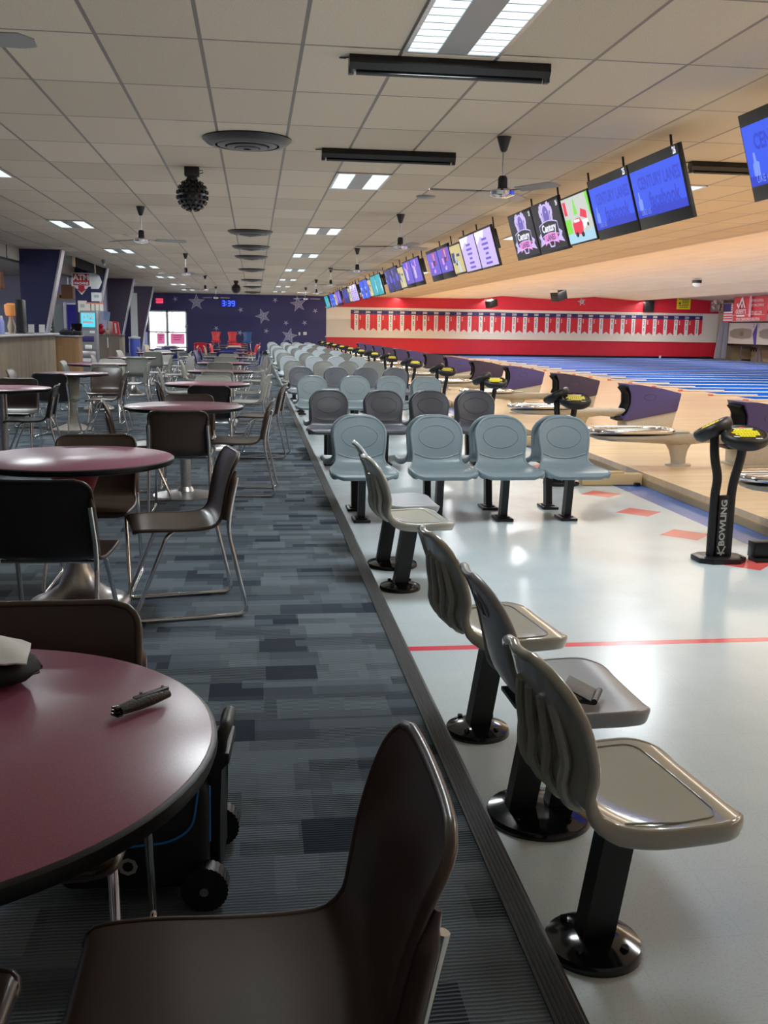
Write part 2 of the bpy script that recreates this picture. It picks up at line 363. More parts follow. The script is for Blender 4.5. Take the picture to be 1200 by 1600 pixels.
# catmull-rom resample of a list of tuples
def spline(P, n):
    out = []; m = len(P)-1
    for k in range(n+1):
        t = k/n*m; i = min(int(t), m-1); f = t-i
        p0, p1, p2, p3 = P[max(i-1, 0)], P[i], P[i+1], P[min(i+2, m)]
        out.append(tuple(.5*((2*b)+(-a+c)*f+(2*a-5*b+4*c-d)*f*f+(-a+3*b-3*c+d)*f**3) for a, b, c, d in zip(p0, p1, p2, p3)))
    return out
def shell(P, nv, nu, thick, rim, r0=.06, r1=.06, deep=(0, 0)):
    """P: (x, z, halfwidth, curl) from seat front to top of back -> solid shell with a rolled rim, plus surface function"""
    fine = spline(P, 240); S = [0]
    for a, b in zip(fine, fine[1:]): S.append(S[-1]+math.hypot(b[0]-a[0], b[1]-a[1]))
    L = S[-1]
    def row(s):
        s = min(max(s, 0), L); i = 0
        lo, hi = 0, 239
        while lo < hi:
            m = (lo+hi+1)//2
            if S[m] <= s: lo = m
            else: hi = m-1
        a, b = fine[lo], fine[lo+1]; f = (s-S[lo])/max(S[lo+1]-S[lo], 1e-9)
        x, z, w, c = (p+(q-p)*f for p, q in zip(a, b))
        if s < r0: w -= r0-math.sqrt(max(0, r0*r0-(r0-s)**2))
        if L-s < r1: w -= r1-math.sqrt(max(0, r1*r1-(r1-(L-s))**2))
        d = Vector((b[0]-a[0], b[1]-a[1])).normalized()
        return x, z, max(w, .004), c, Vector((d.y, -d.x))
    def surf(s, u, off=0):
        x, z, w, c, n = row(s); o = c*abs(u)**2.6+off
        return Vector((x+n.x*o, u*w, z+n.y*o))
    ss = [L*(.55*k/nv+.45*(.5-.5*math.cos(PI*k/nv))) for k in range(nv+1)]
    us = [math.sin(PI/2*(-1+2*i/nu))*.35+(-1+2*i/nu)*.65 for i in range(nu+1)]
    bm = bmesh.new(); grid = [[bm.verts.new(surf(s_, u)) for u in us] for s_ in ss]
    for a, b in zip(grid, grid[1:]):
        for i in range(nu): bm.faces.new((a[i], a[i+1], b[i+1], b[i]))
    bmesh.ops.recalc_face_normals(bm, faces=bm.faces)
    f = min(bm.faces, key=lambda f: (f.calc_center_median()-surf(L*.3, 0)).length)
    if f.normal.z < 0: bmesh.ops.reverse_faces(bm, faces=bm.faces)
    bmesh.ops.solidify(bm, geom=list(bm.faces), thickness=thick)
    dp = lambda s_: max(rim, deep[0]+(deep[1]-deep[0])*min(1, max(0, (s_/L-.45)/.15)))
    keys = [(0, u) for u in us]+[(s_, 1) for s_ in ss[1:-1]]+[(L, u) for u in us[::-1]]+[(s_, -1) for s_ in ss[-2:0:-1]]
    loop = [surf(a, u, rim*.25-dp(a)) for a, u in keys]; N = len(keys); rings = []
    for i, (a, u) in enumerate(keys):
        n2 = row(a)[4]; n = Vector((n2.x, 0, n2.y)); t = (loop[(i+1) % N]-loop[i-1]).normalized(); b = t.cross(n).normalized(); n = b.cross(t).normalized(); d = dp(a)
        ring = []
        for k in range(12):
            c, q = math.cos(2*PI*k/12), math.sin(2*PI*k/12); e = .75 if d > rim*1.3 else 1
            ring.append(bm.verts.new(loop[i]+n*(d*math.copysign(abs(c)**e, c))+b*(rim*math.copysign(abs(q)**e, q))))
        rings.append(ring)
    for i in range(N):
        a, b = rings[i], rings[(i+1) % N]
        for k in range(12): bm.faces.new((a[k], a[(k+1) % 12], b[(k+1) % 12], b[k]))
    mb = MB(); mb.bm.free(); mb.bm = bm
    return mb, (lambda v, u, off=0: surf(v*L, u, off)), L

# ------------------------------------------------------------------ camera
def make_camera():
    f, yaw, pit, rol = 1545, .1316, .183, .0156
    cy, sy, cp, sp = math.cos(yaw), math.sin(yaw), math.cos(pit), math.sin(pit)
    fw = Vector((sy*cp, cy*cp, -sp)); r = Vector((cy, -sy, 0)); u = r.cross(fw)
    r2 = math.cos(rol)*r+math.sin(rol)*u; u2 = -math.sin(rol)*r+math.cos(rol)*u
    cam = bpy.data.cameras.new('camera'); o = bpy.data.objects.new('camera', cam); C.objects.link(o)
    m = Matrix((( r2.x, u2.x, -fw.x, 0), (r2.y, u2.y, -fw.y, 0), (r2.z, u2.z, -fw.z, 1.40), (0, 0, 0, 1)))
    o.matrix_world = m; cam.sensor_fit = 'HORIZONTAL'; cam.sensor_width = 36; cam.lens = 36*f/1200; cam.clip_start = .05; cam.clip_end = 300
    bpy.context.scene.camera = o
make_camera()

# ------------------------------------------------------------------ setting
XL, XR, YB = -9.5, 26.5, -3.5
def setting():
    struct('floor', MB().box(((XL+.60)/2, 25.25, -.06), (.60-XL, 57.5, .12)), M['carpet'])
    # ridged rubber nosing along the edge of the raised carpet
    mb = MB(); prof = [(.60, 0), (.60, .006)]
    for i in range(6): prof += [(.606+i*.011, .009), (.611+i*.011, .004)]
    prof += [(.672, .004), (.676, -.012), (.676, FL), (.60, FL)]
    mb.prism(prof, YB, YEND, 'xz'); struct('trim_1', mb, M['rubber'])
    struct('floor_settee', MB().box((2.26, 25.25, FL-.05), (3.2, 57.5, .1)), M['settee'])
    struct('floor_approach', MB().box((7.35, 25.25, AP-.03), (6.96, 57.5, .06)), M['approach'])
    struct('trim_2', MB().box((3.865, 25.25, (AP-.06+FL)/2-.0), (.03, 57.5, AP-.06-FL)), M['riser'])
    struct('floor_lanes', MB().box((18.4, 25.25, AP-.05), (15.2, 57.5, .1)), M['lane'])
    struct('floor_pit', MB().box((28.2, 25.25, -.4), (4.4, 57.5, .1)), M['blackm'])
    struct('ceiling', MB().box(((XL+8.4)/2, 25.25, CZ+.05), (8.4-XL, 57.5, .1)), M['ceil'])
    zz = [(8.4, 3.079), (12.2, 3.10), (13.3, 3.28), (16.2, 3.14), (18.7, 3.32), (21.2, 3.16), (23.4, 3.36), (25.6, 3.24), (26.0, 3.62), (30.4, 3.62)]
    struct('ceiling_lanes', MB().prism(zz+[(x, z+.12) for x, z in zz[::-1]], YB, YEND, 'xz'), M['cream'])
    # far wall
    mb = MB(); mb.mi = 0
    y0, y1 = YEND, YEND+.2
    def wl(a, b, z0, z1): mb.box(((a+b)/2, (y0+y1)/2, (z0+z1)/2), (b-a, y1-y0, z1-z0))
    wl(XL, -5.5, -.2, 3.7); wl(-5.5, -3.5, 2.18, 3.7); wl(-3.5, 3.86, -.2, 3.7)
    struct('wall_far', mb, M['navywall'])
    mb = MB(); mb.mi = 0; wl(3.86, 26.0, -.2, .93); wl(3.86, 26.0, 2.52, 3.7)
    mb.mi = 1; wl(3.86, 26.0, .93, 2.52); mb.mi = 2; mb.box((14.9, YEND-.02, AP+.05), (22.2, .05, .1))
    mb.mi = 1; mb.box((14.9, YEND-.03, 2.50), (22.2, .06, .05)); mb.box((14.9, YEND-.03, .95), (22.2, .06, .04))
    struct('wall_flags', mb, [M['redwall'], M['offwhite'], M['blackm']])
    struct('wall_corner', MB().box((28.3, YEND+.1, 1.7), (4.6, .2, 4.2)), M['tan'])
    # left side, back, right
    struct('wall_left', MB().box((XL-.1, 25.25, 1.5), (.2, 57.5, 3.6)), M['lav'])
    struct('wall_back', MB().box((9, YB-.1, 1.5), (43, .2, 4.6)), M['lav'])
    mb = MB(); mb.mi = 0; mb.box((26.6, 25.25, 3.1), (.16, 57.5, 1.1)); mb.mi = 1; mb.box((26.59, 25.25, 2.56), (.18, 57.5, .14)); mb.mi = 2; mb.box((26.6, 25.25, 2.3), (.16, 57.5, .42))
    struct('wall_masking', mb, [M['tan'], M['redwall'], M['offwhite']])
    struct('wall_pit', MB().box((30.3, 25.25, 1.6), (.2, 57.5, 4.4)), M['tan'])
    # bulkhead over the snack counter
    mb = MB(); mb.mi = 0; mb.box((-5.35, 19.5, 2.93), (.08, 25, .30)); mb.mi = 1; mb.box((-5.34, 19.5, 2.775), (.11, 25, .03))
    for y in (14, 16.5, 19, 21, 23, 25.5, 28): mb.box((-5.305, y, 2.93), (.015, .03, .30))
    struct('trim_3', mb, [M['greyroof'], M['blackm']])
    # base of the navy wall
    struct('baseboard_far', MB().box((.2, YEND-.015, .06), (7.3, .03, .12)), M['blackm'])
setting()

def columns():
    for k, (y, m, w) in enumerate([(24.2, 'column', 0), (31.4, 'column', 0), (38.2, 'column2', 0), (45.5, 'column2', 0)]):
        t = thing('tapered_column', ['dark navy tapered column nearest the camera, rising behind the snack counter', 'navy tapered column behind the cash machine sign', 'dull purple tapered column with white hanging strip beside it', 'farthest tapered column, next to the bright glass doors'][k], 'column', (-4.85, y, 0), 0, 'tapered columns along the left side')
        poly = [(-.47, 0), (-.15, 0), (.02, 1.1), (.46, CZ-.005), (-.47, CZ-.005)]
        MB().prism(poly, 0, .34, 'xz').build('shaft', M[m], t, 0)
        mb = MB(); mb.prism([(-.15, 0), (-.10, 0), (.06, 1.1), (.50, CZ-.005), (.46, CZ-.005), (.02, 1.1)], -.01, .35, 'xz'); mb.build('edge_trim', M['steel'], t, 0)
columns()

# ------------------------------------------------------------------ entrance doors and outdoors
def entrance():
    mb = MB(); mb.mi = 0
    fr = lambda x, z, w, h: mb.box((x, YEND+.1, z), (w, .1, h))
    fr(-5.46, 1.09, .08, 2.18); fr(-4.52, 1.09, .13, 2.18); fr(-3.54, 1.09, .08, 2.18); fr(-4.5, 2.14, 2, .08); fr(-4.5, 1.06, 2, .07); fr(-4.5, .06, 2, .12)
    o = mb.build('door_1', M['steel'], None, 0); o['kind'] = 'structure'
    g = mat('door glass', (.9, .95, 1, 1), .02, trans=1, spec=.3)
    nt = g.node_tree; tr = nt.nodes.new('ShaderNodeBsdfTransparent'); mix = nt.nodes.new('ShaderNodeMixShader'); mix.inputs[0].default_value = .12
    out = nt.nodes['Material Output']; nt.links.new(tr.outputs[0], mix.inputs[1]); nt.links.new(nt.nodes['Principled BSDF'].outputs[0], mix.inputs[2]); nt.links.new(mix.outputs[0], out.inputs[0])
    pn = MB().box((-4.99, YEND+.1, 1.1), (.86, .012, 2.0)).box((-4.02, YEND+.1, 1.1), (.88, .012, 2.0)).build('door_pane', g, o, 0)
    MB().box((-4.62, YEND+.02, 1.05), (.03, .05, .5), bev=.01).box((-4.42, YEND+.02, 1.05), (.03, .05, .5), bev=.01).build('door_handle', M['steel'], o)
    for x, w, lb in ((-4.86, .40, 'pink poster low on the left glass door'), (-4.0, .72, 'wide pink poster low on the right glass door')):
        p = MB(); p.mi = 0; p.box((x, YEND+.085, .72), (w, .006, .56)); p.mi = 1
        for i in range(3): p.box((x-.02*i, YEND+.08, .88-.1*i), (w*.7-.06*i, .004, .035))
        tag(p.build('door_poster', [M['pink'], M['redp']], None, 0), lb, 'poster', 'pink posters on the glass doors')
    struct('ground_outside', MB().box((-4, YEND+10.4, -.15), (60, 20, .1)), M['concrete'])
    b = thing('neighbouring_building', 'white sunlit building seen through the glass doors', 'building', (-5, YEND+16, -.1))
    MB().box((0, 2, 3), (40, 4, 6)).build('wall', M['stucco'], b, 0)
    MB().box((1.2, -.02, 1.5), (1.1, .06, .9)).build('window', M['greyd'], b, 0)
    mb = MB()
    for x in (-1.6, -1.25, -.9, -.5): mb.box((x, -.04, 2.2), (.06, .08, 4.4))
    mb.build('downpipe', M['greyd'], b, 0)
entrance()

# ------------------------------------------------------------------ moulded bowling seats
def seat_profile():
    return [(.318, .398, .243, .0), (.300, .418, .246, .002), (.24, .427, .249, .004), (.18, .426, .250, .006), (.10, .420, .249, .010), (.01, .417, .240, .014), (-.06, .426, .214, .018),
            (-.103, .452, .194, .020), (-.124, .50, .190, .018), (-.134, .56, .196, .018), (-.147, .63, .204, .016), (-.164, .70, .208, .014), (-.181, .76, .208, .010), (-.196, .812, .208, .005)]
def side_profile(kind):
    k = 1.0 if kind == 'plain' else .88; h = .012 if kind == 'plain' else 0
    P = [(.272, .405, .228, .0), (.255, .420, .232, .002), (.20, .428, .236, .004), (.12, .424, .238, .008), (.02, .418, .230, .012), (-.06, .424, .214, .016),
            (-.115, .450, .198, .020), (-.142, .50, .196, .024), (-.158, .56, .200, .026), (-.178, .63, .206, .026), (-.203, .70, .208, .022), (-.226, .75, .206, .016), (-.245, .785, .204, .008)]
    return [(x*k if z > .5 else x, z+h*(z > .6), w, c) for x, z, w, c in P]
def seat_mesh(kind):
    mb, at, L = shell(seat_profile(), 46, 18, .012, .012, .075, .16, (.026, .018)) if kind == 'row' else shell(side_profile(kind), 46, 18, .010, .011, .11, .15, (.024, .013))
    ring = lambda vc, vr, ur, off, r, n=40: mb.tube([at(vc+vr*math.sin(a), ur*math.cos(a), off) for a in [2*PI*i/n for i in range(n)]], r, 6, True)
    if kind == 'row':   # embossed oval on the backrest and the ridge under it
        ring(.80, .112, .70, .001, .0035)
        mb.tube([at(.635-.05*(1-abs(u)**2.2), u*.93, .0015) for u in [-1+i/10 for i in range(21)]], .006, 6)
    elif kind == 'plain':
        ring(.86, .05, .34, -.0125, .003); mb.tube([at(.80+.11*i/6, .02*math.sin(i), -.0125) for i in range(7)], .003, 6)
    else:
        mb.tube([at(v, u, .001) for v, u in [(.42, -.86), (.25, -.88), (.14, -.86), (.112, -.75), (.108, -.4), (.107, 0), (.108, .4), (.112, .75), (.14, .86), (.25, .88), (.42, .86)]], .0028, 6, fil=.03)
    return mb.mesh('seat shell '+kind, M['seatA'], 60), at
SHELL = {k: seat_mesh(k) for k in ('row', 'plain', 'ribbed')}
def shell_of(kind, m):
    key = (kind, m)
    if key not in SHELL:
        me = SHELL[kind][0].copy(); me.materials[0] = M[m]; SHELL[key] = me
    return SHELL[key]
def post_mesh(dx=.06, w=.085, d=.055):
    mb = MB(); q = Vector((dx, 0, .40))
    ring = lambda p: [(p[0]-w/2, p[1]-d/2, p[2]), (p[0]+w/2, p[1]-d/2, p[2]), (p[0]+w/2, p[1]+d/2, p[2]), (p[0]-w/2, p[1]+d/2, p[2])]
    mb.loft([ring((0, 0, .012)), ring((dx*.5, 0, .2)), ring((dx, 0, .39))]); mb.box((dx, 0, .388), (.22, .16, .012))
    return mb.mesh('post', M['blackm'], 0)
POST = post_mesh()
PLATE = MB().box((0, 0, .012), (.21, .135, .024), bev=.006).box((0, 0, .028), (.12, .09, .012), bev=.004).mesh('plate', M['blackm'])
def dome_mesh(r, two=False):
    mb = MB().lathe([(0, 0), (r, 0), (r, .012), (r*.96, .022), (r*.7, .034), (r*.42, .042), (0, .044)], n=40)
    for a in (.6, 2.1, 3.9, 5.3): mb.cyl((r*.72*math.cos(a), r*.72*math.sin(a), .03), (r*.72*math.cos(a), r*.72*math.sin(a), .042), .010, .010, 8)
    return mb.mesh('base', M['blackgloss'])
DOME = dome_mesh(.122); DOME2 = dome_mesh(.165)
def row_seats():
    rowm = ['seatA', 'seatC', 'seatB', 'seatM', 'seatO', 'seatL', 'seatO', 'seatL', 'seatO', 'seatL', 'seatO', 'seatL', 'seatL']
    colw = {'seatB': 'grey-teal', 'seatM': 'slate grey', 'seatA': 'blue-grey', 'seatC': 'charcoal grey', 'seatO': 'olive-grey', 'seatL': 'pale blue-grey'}
    xs = [.83, 1.45, 1.98, 2.51]
    protos = {}
    for k in range(13):
        for i, x in enumerate(xs):
            for s in (0, 1):
                m = rowm[k]; key = m
                y = (7.66 if s == 0 else 8.17)+PIT*k
                lab = f"{colw[m]} moulded seat {'facing the camera' if s == 0 else 'facing away'}, {['nearest the aisle', 'second from the aisle', 'third from the aisle', 'outermost by the lanes'][i]}, {ORD[k]} seat row"
                grp = f"{colw[m]} seats of the {ORD[k]} row"
                rz = -PI/2 if s == 0 else PI/2
                if key not in protos:
                    t = thing('bowling_seat', lab, 'seat', (x, y, FL), rz, grp)
                    link('seat_shell', shell_of('row', m), t); link('post', POST, t); link('base_plate', PLATE, t); protos[key] = t
                else: dup(protos[key], (x, y, FL), rz, lab, grp)
row_seats()
def side_seats():
    data = [(.82, 2.13, 'ribbed', 'seatS', 'glossy putty-grey ribbed seat in the right foreground, nearest the camera'),
            (.875, 2.80, 'plain', 'seatG', 'smooth grey seat with a black wallet lying on its pan'),
            (.83, 3.47, 'ribbed', 'seatS', 'glossy putty-grey ribbed seat just behind the wallet seat, beside the red floor line'),
            (.84, 5.58, 'ribbed', 'seatS', 'pale glossy ribbed seat side-on in front of the first seat row, nearer of two'),
            (.872, 6.16, 'plain', 'seatG', 'smooth pale grey seat side-on, directly in front of the first seat row')]
    for x, y, kd, m, lab in data:
        t = thing('side_seat', lab, 'seat', (x, y, FL), R(7 if kd == 'ribbed' else 1), 'side-facing seats along the carpet edge')
        link('seat_shell', shell_of(kd, m), t); at = SHELL[kd][1]
        if kd == 'plain':
            for dx, dy in ((-.07, 0), (.07, 0)):
                o = link('post', POST, t); o.location = (dx*.9, dy, .01)
            link('base_disc', DOME2, t)
        else:
            link('post', POST, t).location = (0, 0, .012); link('base_disc', DOME, t)
            for u in (-.62, -.22, .22, .62):
                pts = [at(v, u*(.72+.28*math.sin((v-.5)/.36*PI)), -.010-.016*math.sin((v-.50)/.36*PI)) for v in [.50+.36*i/12 for i in range(13)]]
                MB().tube(pts, .013, 8).build('reinforcing_rib', M[m], t)
side_seats()

# ------------------------------------------------------------------ stacking chairs
def chair_profile():
    return [(.218, .425, .205, 0), (.226, .440, .208, 0), (.205, .454, .215, .0), (.12, .452, .222, .004), (.0, .444, .222, .008), (-.10, .442, .220, .012), (-.165, .452, .214, .016),
            (-.205, .490, .206, .022), (-.222, .545, .208, .026), (-.236, .61, .212, .028), (-.252, .68, .213, .026), (-.268, .735, .213, .022), (-.280, .772, .213, .014), (-.288, .795, .213, .008)]
def chair_meshes():
    mb, at, L = shell(chair_profile(), 38, 16, .006, .009, .045, .06)
    sh = mb.mesh('chair shell', M['brown'], 60)
    legs = []; sl = []
    for s in (-1, 1):
        y = .218*s
        p = [(-.268, y*.96, .69), (-.230, y, .52), (-.222, y, .425), (-.315, y*1.02, .012), (.235, y*1.02, .012), (.065, y*.86, .415), (.02, y*.70, .432)]
        legs.append(MB().tube(p, .0105, 10, fil=.05).mesh('leg', M['chrome']))
        q = [(-.262, y*.975, .722), (-.249, y*.975, .675), (-.236, y*.975, .61), (-.222, y*.98, .545), (-.212, y*.99, .485)]
        sl.append(MB().tube(fillet([Vector(w) for w in q], .03), [.005+.013*math.sin(PI*min(1, i/4.0)*.5) for i in range(len(fillet([Vector(w) for w in q], .03)))], 10).mesh('sleeve', M['brown']))
    cross = MB().tube([(.02, -.156, .432), (.02, .156, .432)], .009, 8).tube([(-.10, -.20, .428), (-.10, .20, .428)], .008, 8).mesh('cross', M['chrome'])
    return sh, legs, sl, cross
CH = chair_meshes(); CHM = {}
def chair_proto(m):
    if m not in CHM:
        sh = CH[0].copy(); sh.materials[0] = M[m]; s2 = []
        for q in CH[2]: z = q.copy(); z.materials[0] = M[m]; s2.append(z)
        CHM[m] = (sh, s2)
    return CHM[m]
CW = {'brown': 'brown', 'dkbrown': 'dark brown', 'greyshell': 'light grey', 'blueshell': 'navy blue', 'beigeshell': 'beige', 'redshell': 'red', 'midblue': 'blue'}
CFIRST = {}
def chair(x, y, deg, m, lab, group, z=0):
    """deg = direction the chair faces"""
    if m in CFIRST: return dup(CFIRST[m], (x, y, z), R(deg), lab, group)
    sh, s2 = chair_proto(m)
    t = thing('stacking_chair', lab, 'chair', (x, y, z), R(deg), group)
    link('seat_shell', sh, t)
    for i in (0, 1): link('sled_leg', CH[1][i], t); link('back_sleeve', s2[i], t)
    link('cross_bar', CH[3], t); CFIRST[m] = t; return t

# ------------------------------------------------------------------ tables
def ped(kind):
    if kind == 'column': return MB().cyl((0, 0, .05), (0, 0, .72), .045, n=24).lathe([(0, .0), (.27, 0), (.27, .012), (.22, .022), (.07, .045), (.05, .08), (0, .08)], n=40), 'dullchrome'
    if kind == 'beige': return MB().lathe([(0, .72), (.115, .72), (.10, .60), (.07, .35), (.055, .16), (.09, .08), (.21, .03), (.27, .012), (.27, 0), (0, 0)], n=36), 'beigem'
    return MB().lathe([(0, .40), (.042, .40), (.045, .30), (.060, .20), (.10, .11), (.17, .06), (.235, .035), (.25, .015), (.25, 0), (0, 0)], n=40), 'dullchrome'
PED = {}
for k in ('column', 'beige', 'trumpet'):
    mb, mm = ped(k); PED[k] = mb.mesh('pedestal '+k, M[mm])
UPC = MB().lathe([(0, .72), (.14, .72), (.13, .70), (.085, .58), (.055, .46), (.044, .39), (0, .39)], n=32)
UPC = UPC.mesh('upper cone', M['redm'])
def table_top(r, top):
    a = MB().lathe([(0, .7555), (r-.010, .7555), (r-.008, .754), (r-.006, .748), (0, .748)], n=72).mesh('top', M[top])
    b = MB().lathe([(0, .722), (r-.02, .722), (r-.004, .727), (r, .738), (r-.001, .750), (r-.008, .7545), (r-.011, .7545), (0, .7500)], n=72).mesh('band', M['edge'])
    spider = MB()
    for i in range(4): spider.box((.13*math.cos(i*PI/2), .13*math.sin(i*PI/2), .712), (.26 if i % 2 == 0 else .04, .04 if i % 2 == 0 else .26, .018))
    return a, b, spider.mesh('spider', M['blackm'])
TT = {'laminate': table_top(.485, 'laminate'), 'redtop': table_top(.40, 'redtop')}
def table(x, y, kind, lab, top='laminate', group='round cafe tables'):
    t = thing('round_table', lab, 'table', (x, y, 0), random.uniform(0, 6), group)
    a, b, c = TT[top]
    link('table_top', a, t); link('edge_band', b, t); link('support_spider', c, t)
    if kind == 'trumpet':
        link('pedestal_base', PED['trumpet'], t); link('upper_pedestal', UPC, t)
    else: link('pedestal', PED[kind], t)
    return t
def seating():
    GA, GB = 'tables in the row beside the aisle', 'tables in the row by the snack counter'
    A = [(-.548, 1.517, 'column', 'burgundy round table in the left foreground with a black pouch lying on it'),
         (-.885, 5.0, 'trumpet', 'burgundy round table on a red and silver pedestal, second from the camera'),
         (-.575, 8.32, 'column', 'round table on a chrome column, third from the camera beside the aisle'),
         (-.53, 11.6, 'trumpet', 'round burgundy table, fourth from the camera beside the aisle'),
         (-.49, 14.9, 'trumpet', 'round table with grey chairs, fifth from the camera beside the aisle'),
         (-.54, 18.3, 'column', 'round table, sixth from the camera beside the aisle'),
         (-.60, 21.8, 'trumpet', 'round table, seventh from the camera beside the aisle'),
         (-.63, 25.2, 'trumpet', 'round table ringed by navy chairs, eighth from the camera beside the aisle'),
         (-.66, 28.6, 'column', 'round table, ninth from the camera beside the aisle'),
         (-.68, 32.0, 'column', 'round table with beige chairs, tenth from the camera beside the aisle'),
         (-.70, 35.6, 'trumpet', 'round table farthest back of the dark ones beside the aisle')]
    for x, y, k, l in A: table(x, y, k, l, 'laminate', GA)
    B = [(-2.54, 10.5, 'column', 'round table cut by the left edge of the view, nearest the snack counter row'),
         (-2.43, 13.8, 'beige', 'round table on a tall beige pedestal, second in the snack counter row'),
         (-2.60, 17.2, 'trumpet', 'round table with a red pedestal and grey chairs, third in the snack counter row'),
         (-2.46, 20.8, 'trumpet', 'round table in front of the gift podium, fourth in the snack counter row'),
         (-2.35, 24.6, 'column', 'round table glaring white from the doorway, fifth in the snack counter row'),
         (-2.4, 28.4, 'column', 'round table toward the glass doors, sixth in the snack counter row'),
         (-2.55, 32.2, 'column', 'round table toward the glass doors, seventh in the snack counter row')]
    for x, y, k, l in B: table(x, y, k, l, 'laminate', GB)
    table(-1.85, 38.2, 'column', 'small red-topped table at the back, left of the tall red stools', 'redtop', 'red tables at the back')
    table(-.62, 38.6, 'column', 'small red-topped table at the back beside the tall blue stool', 'redtop', 'red tables at the back')
    # chairs, near ones placed one by one
    c = lambda x, y, d, m, l: chair(x, y, d, m, l, 'stacking chairs around the tables')
    c(-.05, 1.265, 180, 'brown', 'large dark brown chair in the bottom foreground, back toward the aisle')
    c(-.575, 1.165, 0, 'brown', 'brown chair at the bottom left corner, only a seat corner in view')
    c(-.47, 1.885, -90, 'brown', 'brown chair on the far side of the foreground table')
    c(-.84, 4.25, 86, 'dkbrown', 'dark chair with its back to the camera at the second table')  # darker shell colour stands in for this chair being unlit
    c(-.39, 4.90, 191, 'brown', 'brown chair side-on at the right of the second table')
    c(-.87, 5.35, -90, 'brown', 'brown chair facing the camera behind the second table')
    c(-.55, 7.56, 90, 'brown', 'brown chair with its back to the camera at the third table')
    c(-.13, 8.45, 176, 'brown', 'brown chair side-on at the right of the third table')
    c(-.93, 8.25, 8, 'brown', 'brown chair at the left of the third table')
    c(-.58, 8.74, -90, 'brown', 'brown chair behind the third table, only its top edge showing')
    c(-.46, 10.66, 90, 'dkbrown', 'dark brown chair with its back to the camera at the fourth table')
    c(.055, 10.92, 172, 'brown', 'brown chair leaning into the aisle at the fourth table')
    c(-.80, 11.3, 10, 'brown', 'brown chair at the left of the fourth table')
    c(-.5, 12.1, -90, 'greyshell', 'light grey chair on the far side of the fourth table')
    c(-.5, 14.1, 90, 'greyshell', 'light grey chair with its back to the camera at the fifth table')
    c(-.11, 14.8, 180, 'greyshell', 'light grey chair at the right of the fifth table, beside the aisle')
    c(-1.1, 14.8, 5, 'greyshell', 'light grey chair at the left of the fifth table')
    c(-.08, 13.0, 170, 'greyshell', 'light grey chair standing in the aisle before the fifth table')
    c(-.58, 17.5, 90, 'greyshell', 'light grey chair with its back to the camera at the sixth table')
    c(.03, 18.1, 180, 'greyshell', 'light grey chair at the right of the sixth table, beside the aisle')
    c(-1.02, 18.2, 0, 'greyshell', 'light grey chair at the left of the sixth table')
    c(-.58, 20.95, 90, 'greyshell', 'light grey chair with its back to the camera at the seventh table')
    c(-1.5, 20.2, 200, 'greyshell', 'light grey chair edge-on between the two table rows')
    c(-1.1, 21.9, 0, 'greyshell', 'light grey chair at the left of the seventh table')
    # counter row
    c(-2.25, 10.35, 184, 'dkbrown', 'dark chair side-on at the right of the leftmost table')
    c(-2.6, 11.2, -90, 'dkbrown', 'black-brown chair behind the leftmost table')
    c(-2.47, 12.98, 82, 'dkbrown', 'near-black chair with its back to the camera at the beige pedestal table')
    c(-1.92, 13.25, 180, 'brown', 'brown chair side-on at the right of the beige pedestal table')
    c(-2.1, 14.5, -90, 'brown', 'brown chair on the far side of the beige pedestal table')
    c(-2.93, 13.75, 0, 'brown', 'brown chair with a pale rim at the left of the beige pedestal table')
    c(-2.3, 16.2, 90, 'greyshell', 'light grey chair with its back to the camera, before the red pedestal table')
    c(-2.0, 16.9, 180, 'greyshell', 'light grey chair at the right of the red pedestal table')
    c(-2.86, 17.1, 0, 'greyshell', 'light grey chair at the left of the red pedestal table')
    c(-2.5, 17.9, -90, 'greyshell', 'light grey chair on the far side of the red pedestal table')
    c(-2.22, 19.75, 90, 'greyshell', 'light grey chair with its back to the camera, before the gift podium table')
    c(-2.95, 20.7, 0, 'greyshell', 'light grey chair at the left of the gift podium table')
    c(-1.95, 20.95, 180, 'greyshell', 'light grey chair at the right of the gift podium table')
    # further rows in colours
    names = {0: 'back to the camera', 1: 'facing the aisle-side table from the right', 2: 'facing the table from the left', 3: 'facing the camera'}
    tabs = [(-.60, 21.8, 'greyshell', 'seventh aisle table', (1, 3)), (-.63, 25.2, 'blueshell', 'eighth aisle table', (0, 1, 2, 3)), (-.66, 28.6, 'blueshell', 'ninth aisle table', (0, 1, 2, 3)),
            (-.68, 32.0, 'beigeshell', 'tenth aisle table', (0, 1, 2, 3)), (-.70, 35.6, 'redshell', 'last dark aisle table', (0, 1, 2, 3)),
            (-2.35, 24.6, 'greyshell', 'fifth counter-row table', (0, 1, 2, 3)), (-2.4, 28.4, 'blueshell', 'sixth counter-row table', (0, 1, 2, 3)), (-2.55, 32.2, 'beigeshell', 'seventh counter-row table', (0, 1, 2))]
    for x, y, m, tn, sides in tabs:
        for s in sides:
            dx, dy, d = [(0, -.66, 90), (.55, -.1, 180), (-.55, .05, 0), (.03, .64, -90)][s]
            c(x+dx+random.uniform(-.06, .06), y+dy+random.uniform(-.05, .05), d+random.uniform(-10, 10), m, f"{CW[m]} chair at the {tn}, {['its back to the camera', 'on its right', 'on its left', 'on its far side'][s]}")
    for x, y, m, l in [(-1.95, 37.55, 'redshell', 'red chair before the left red-topped table'), (-.62, 37.95, 'redshell', 'red chair before the right red-topped table'), (-.05, 38.6, 'redshell', 'red chair at the right of the right red-topped table')]:
        c(x, y, 90 if y < 38.3 else 180, m, l)
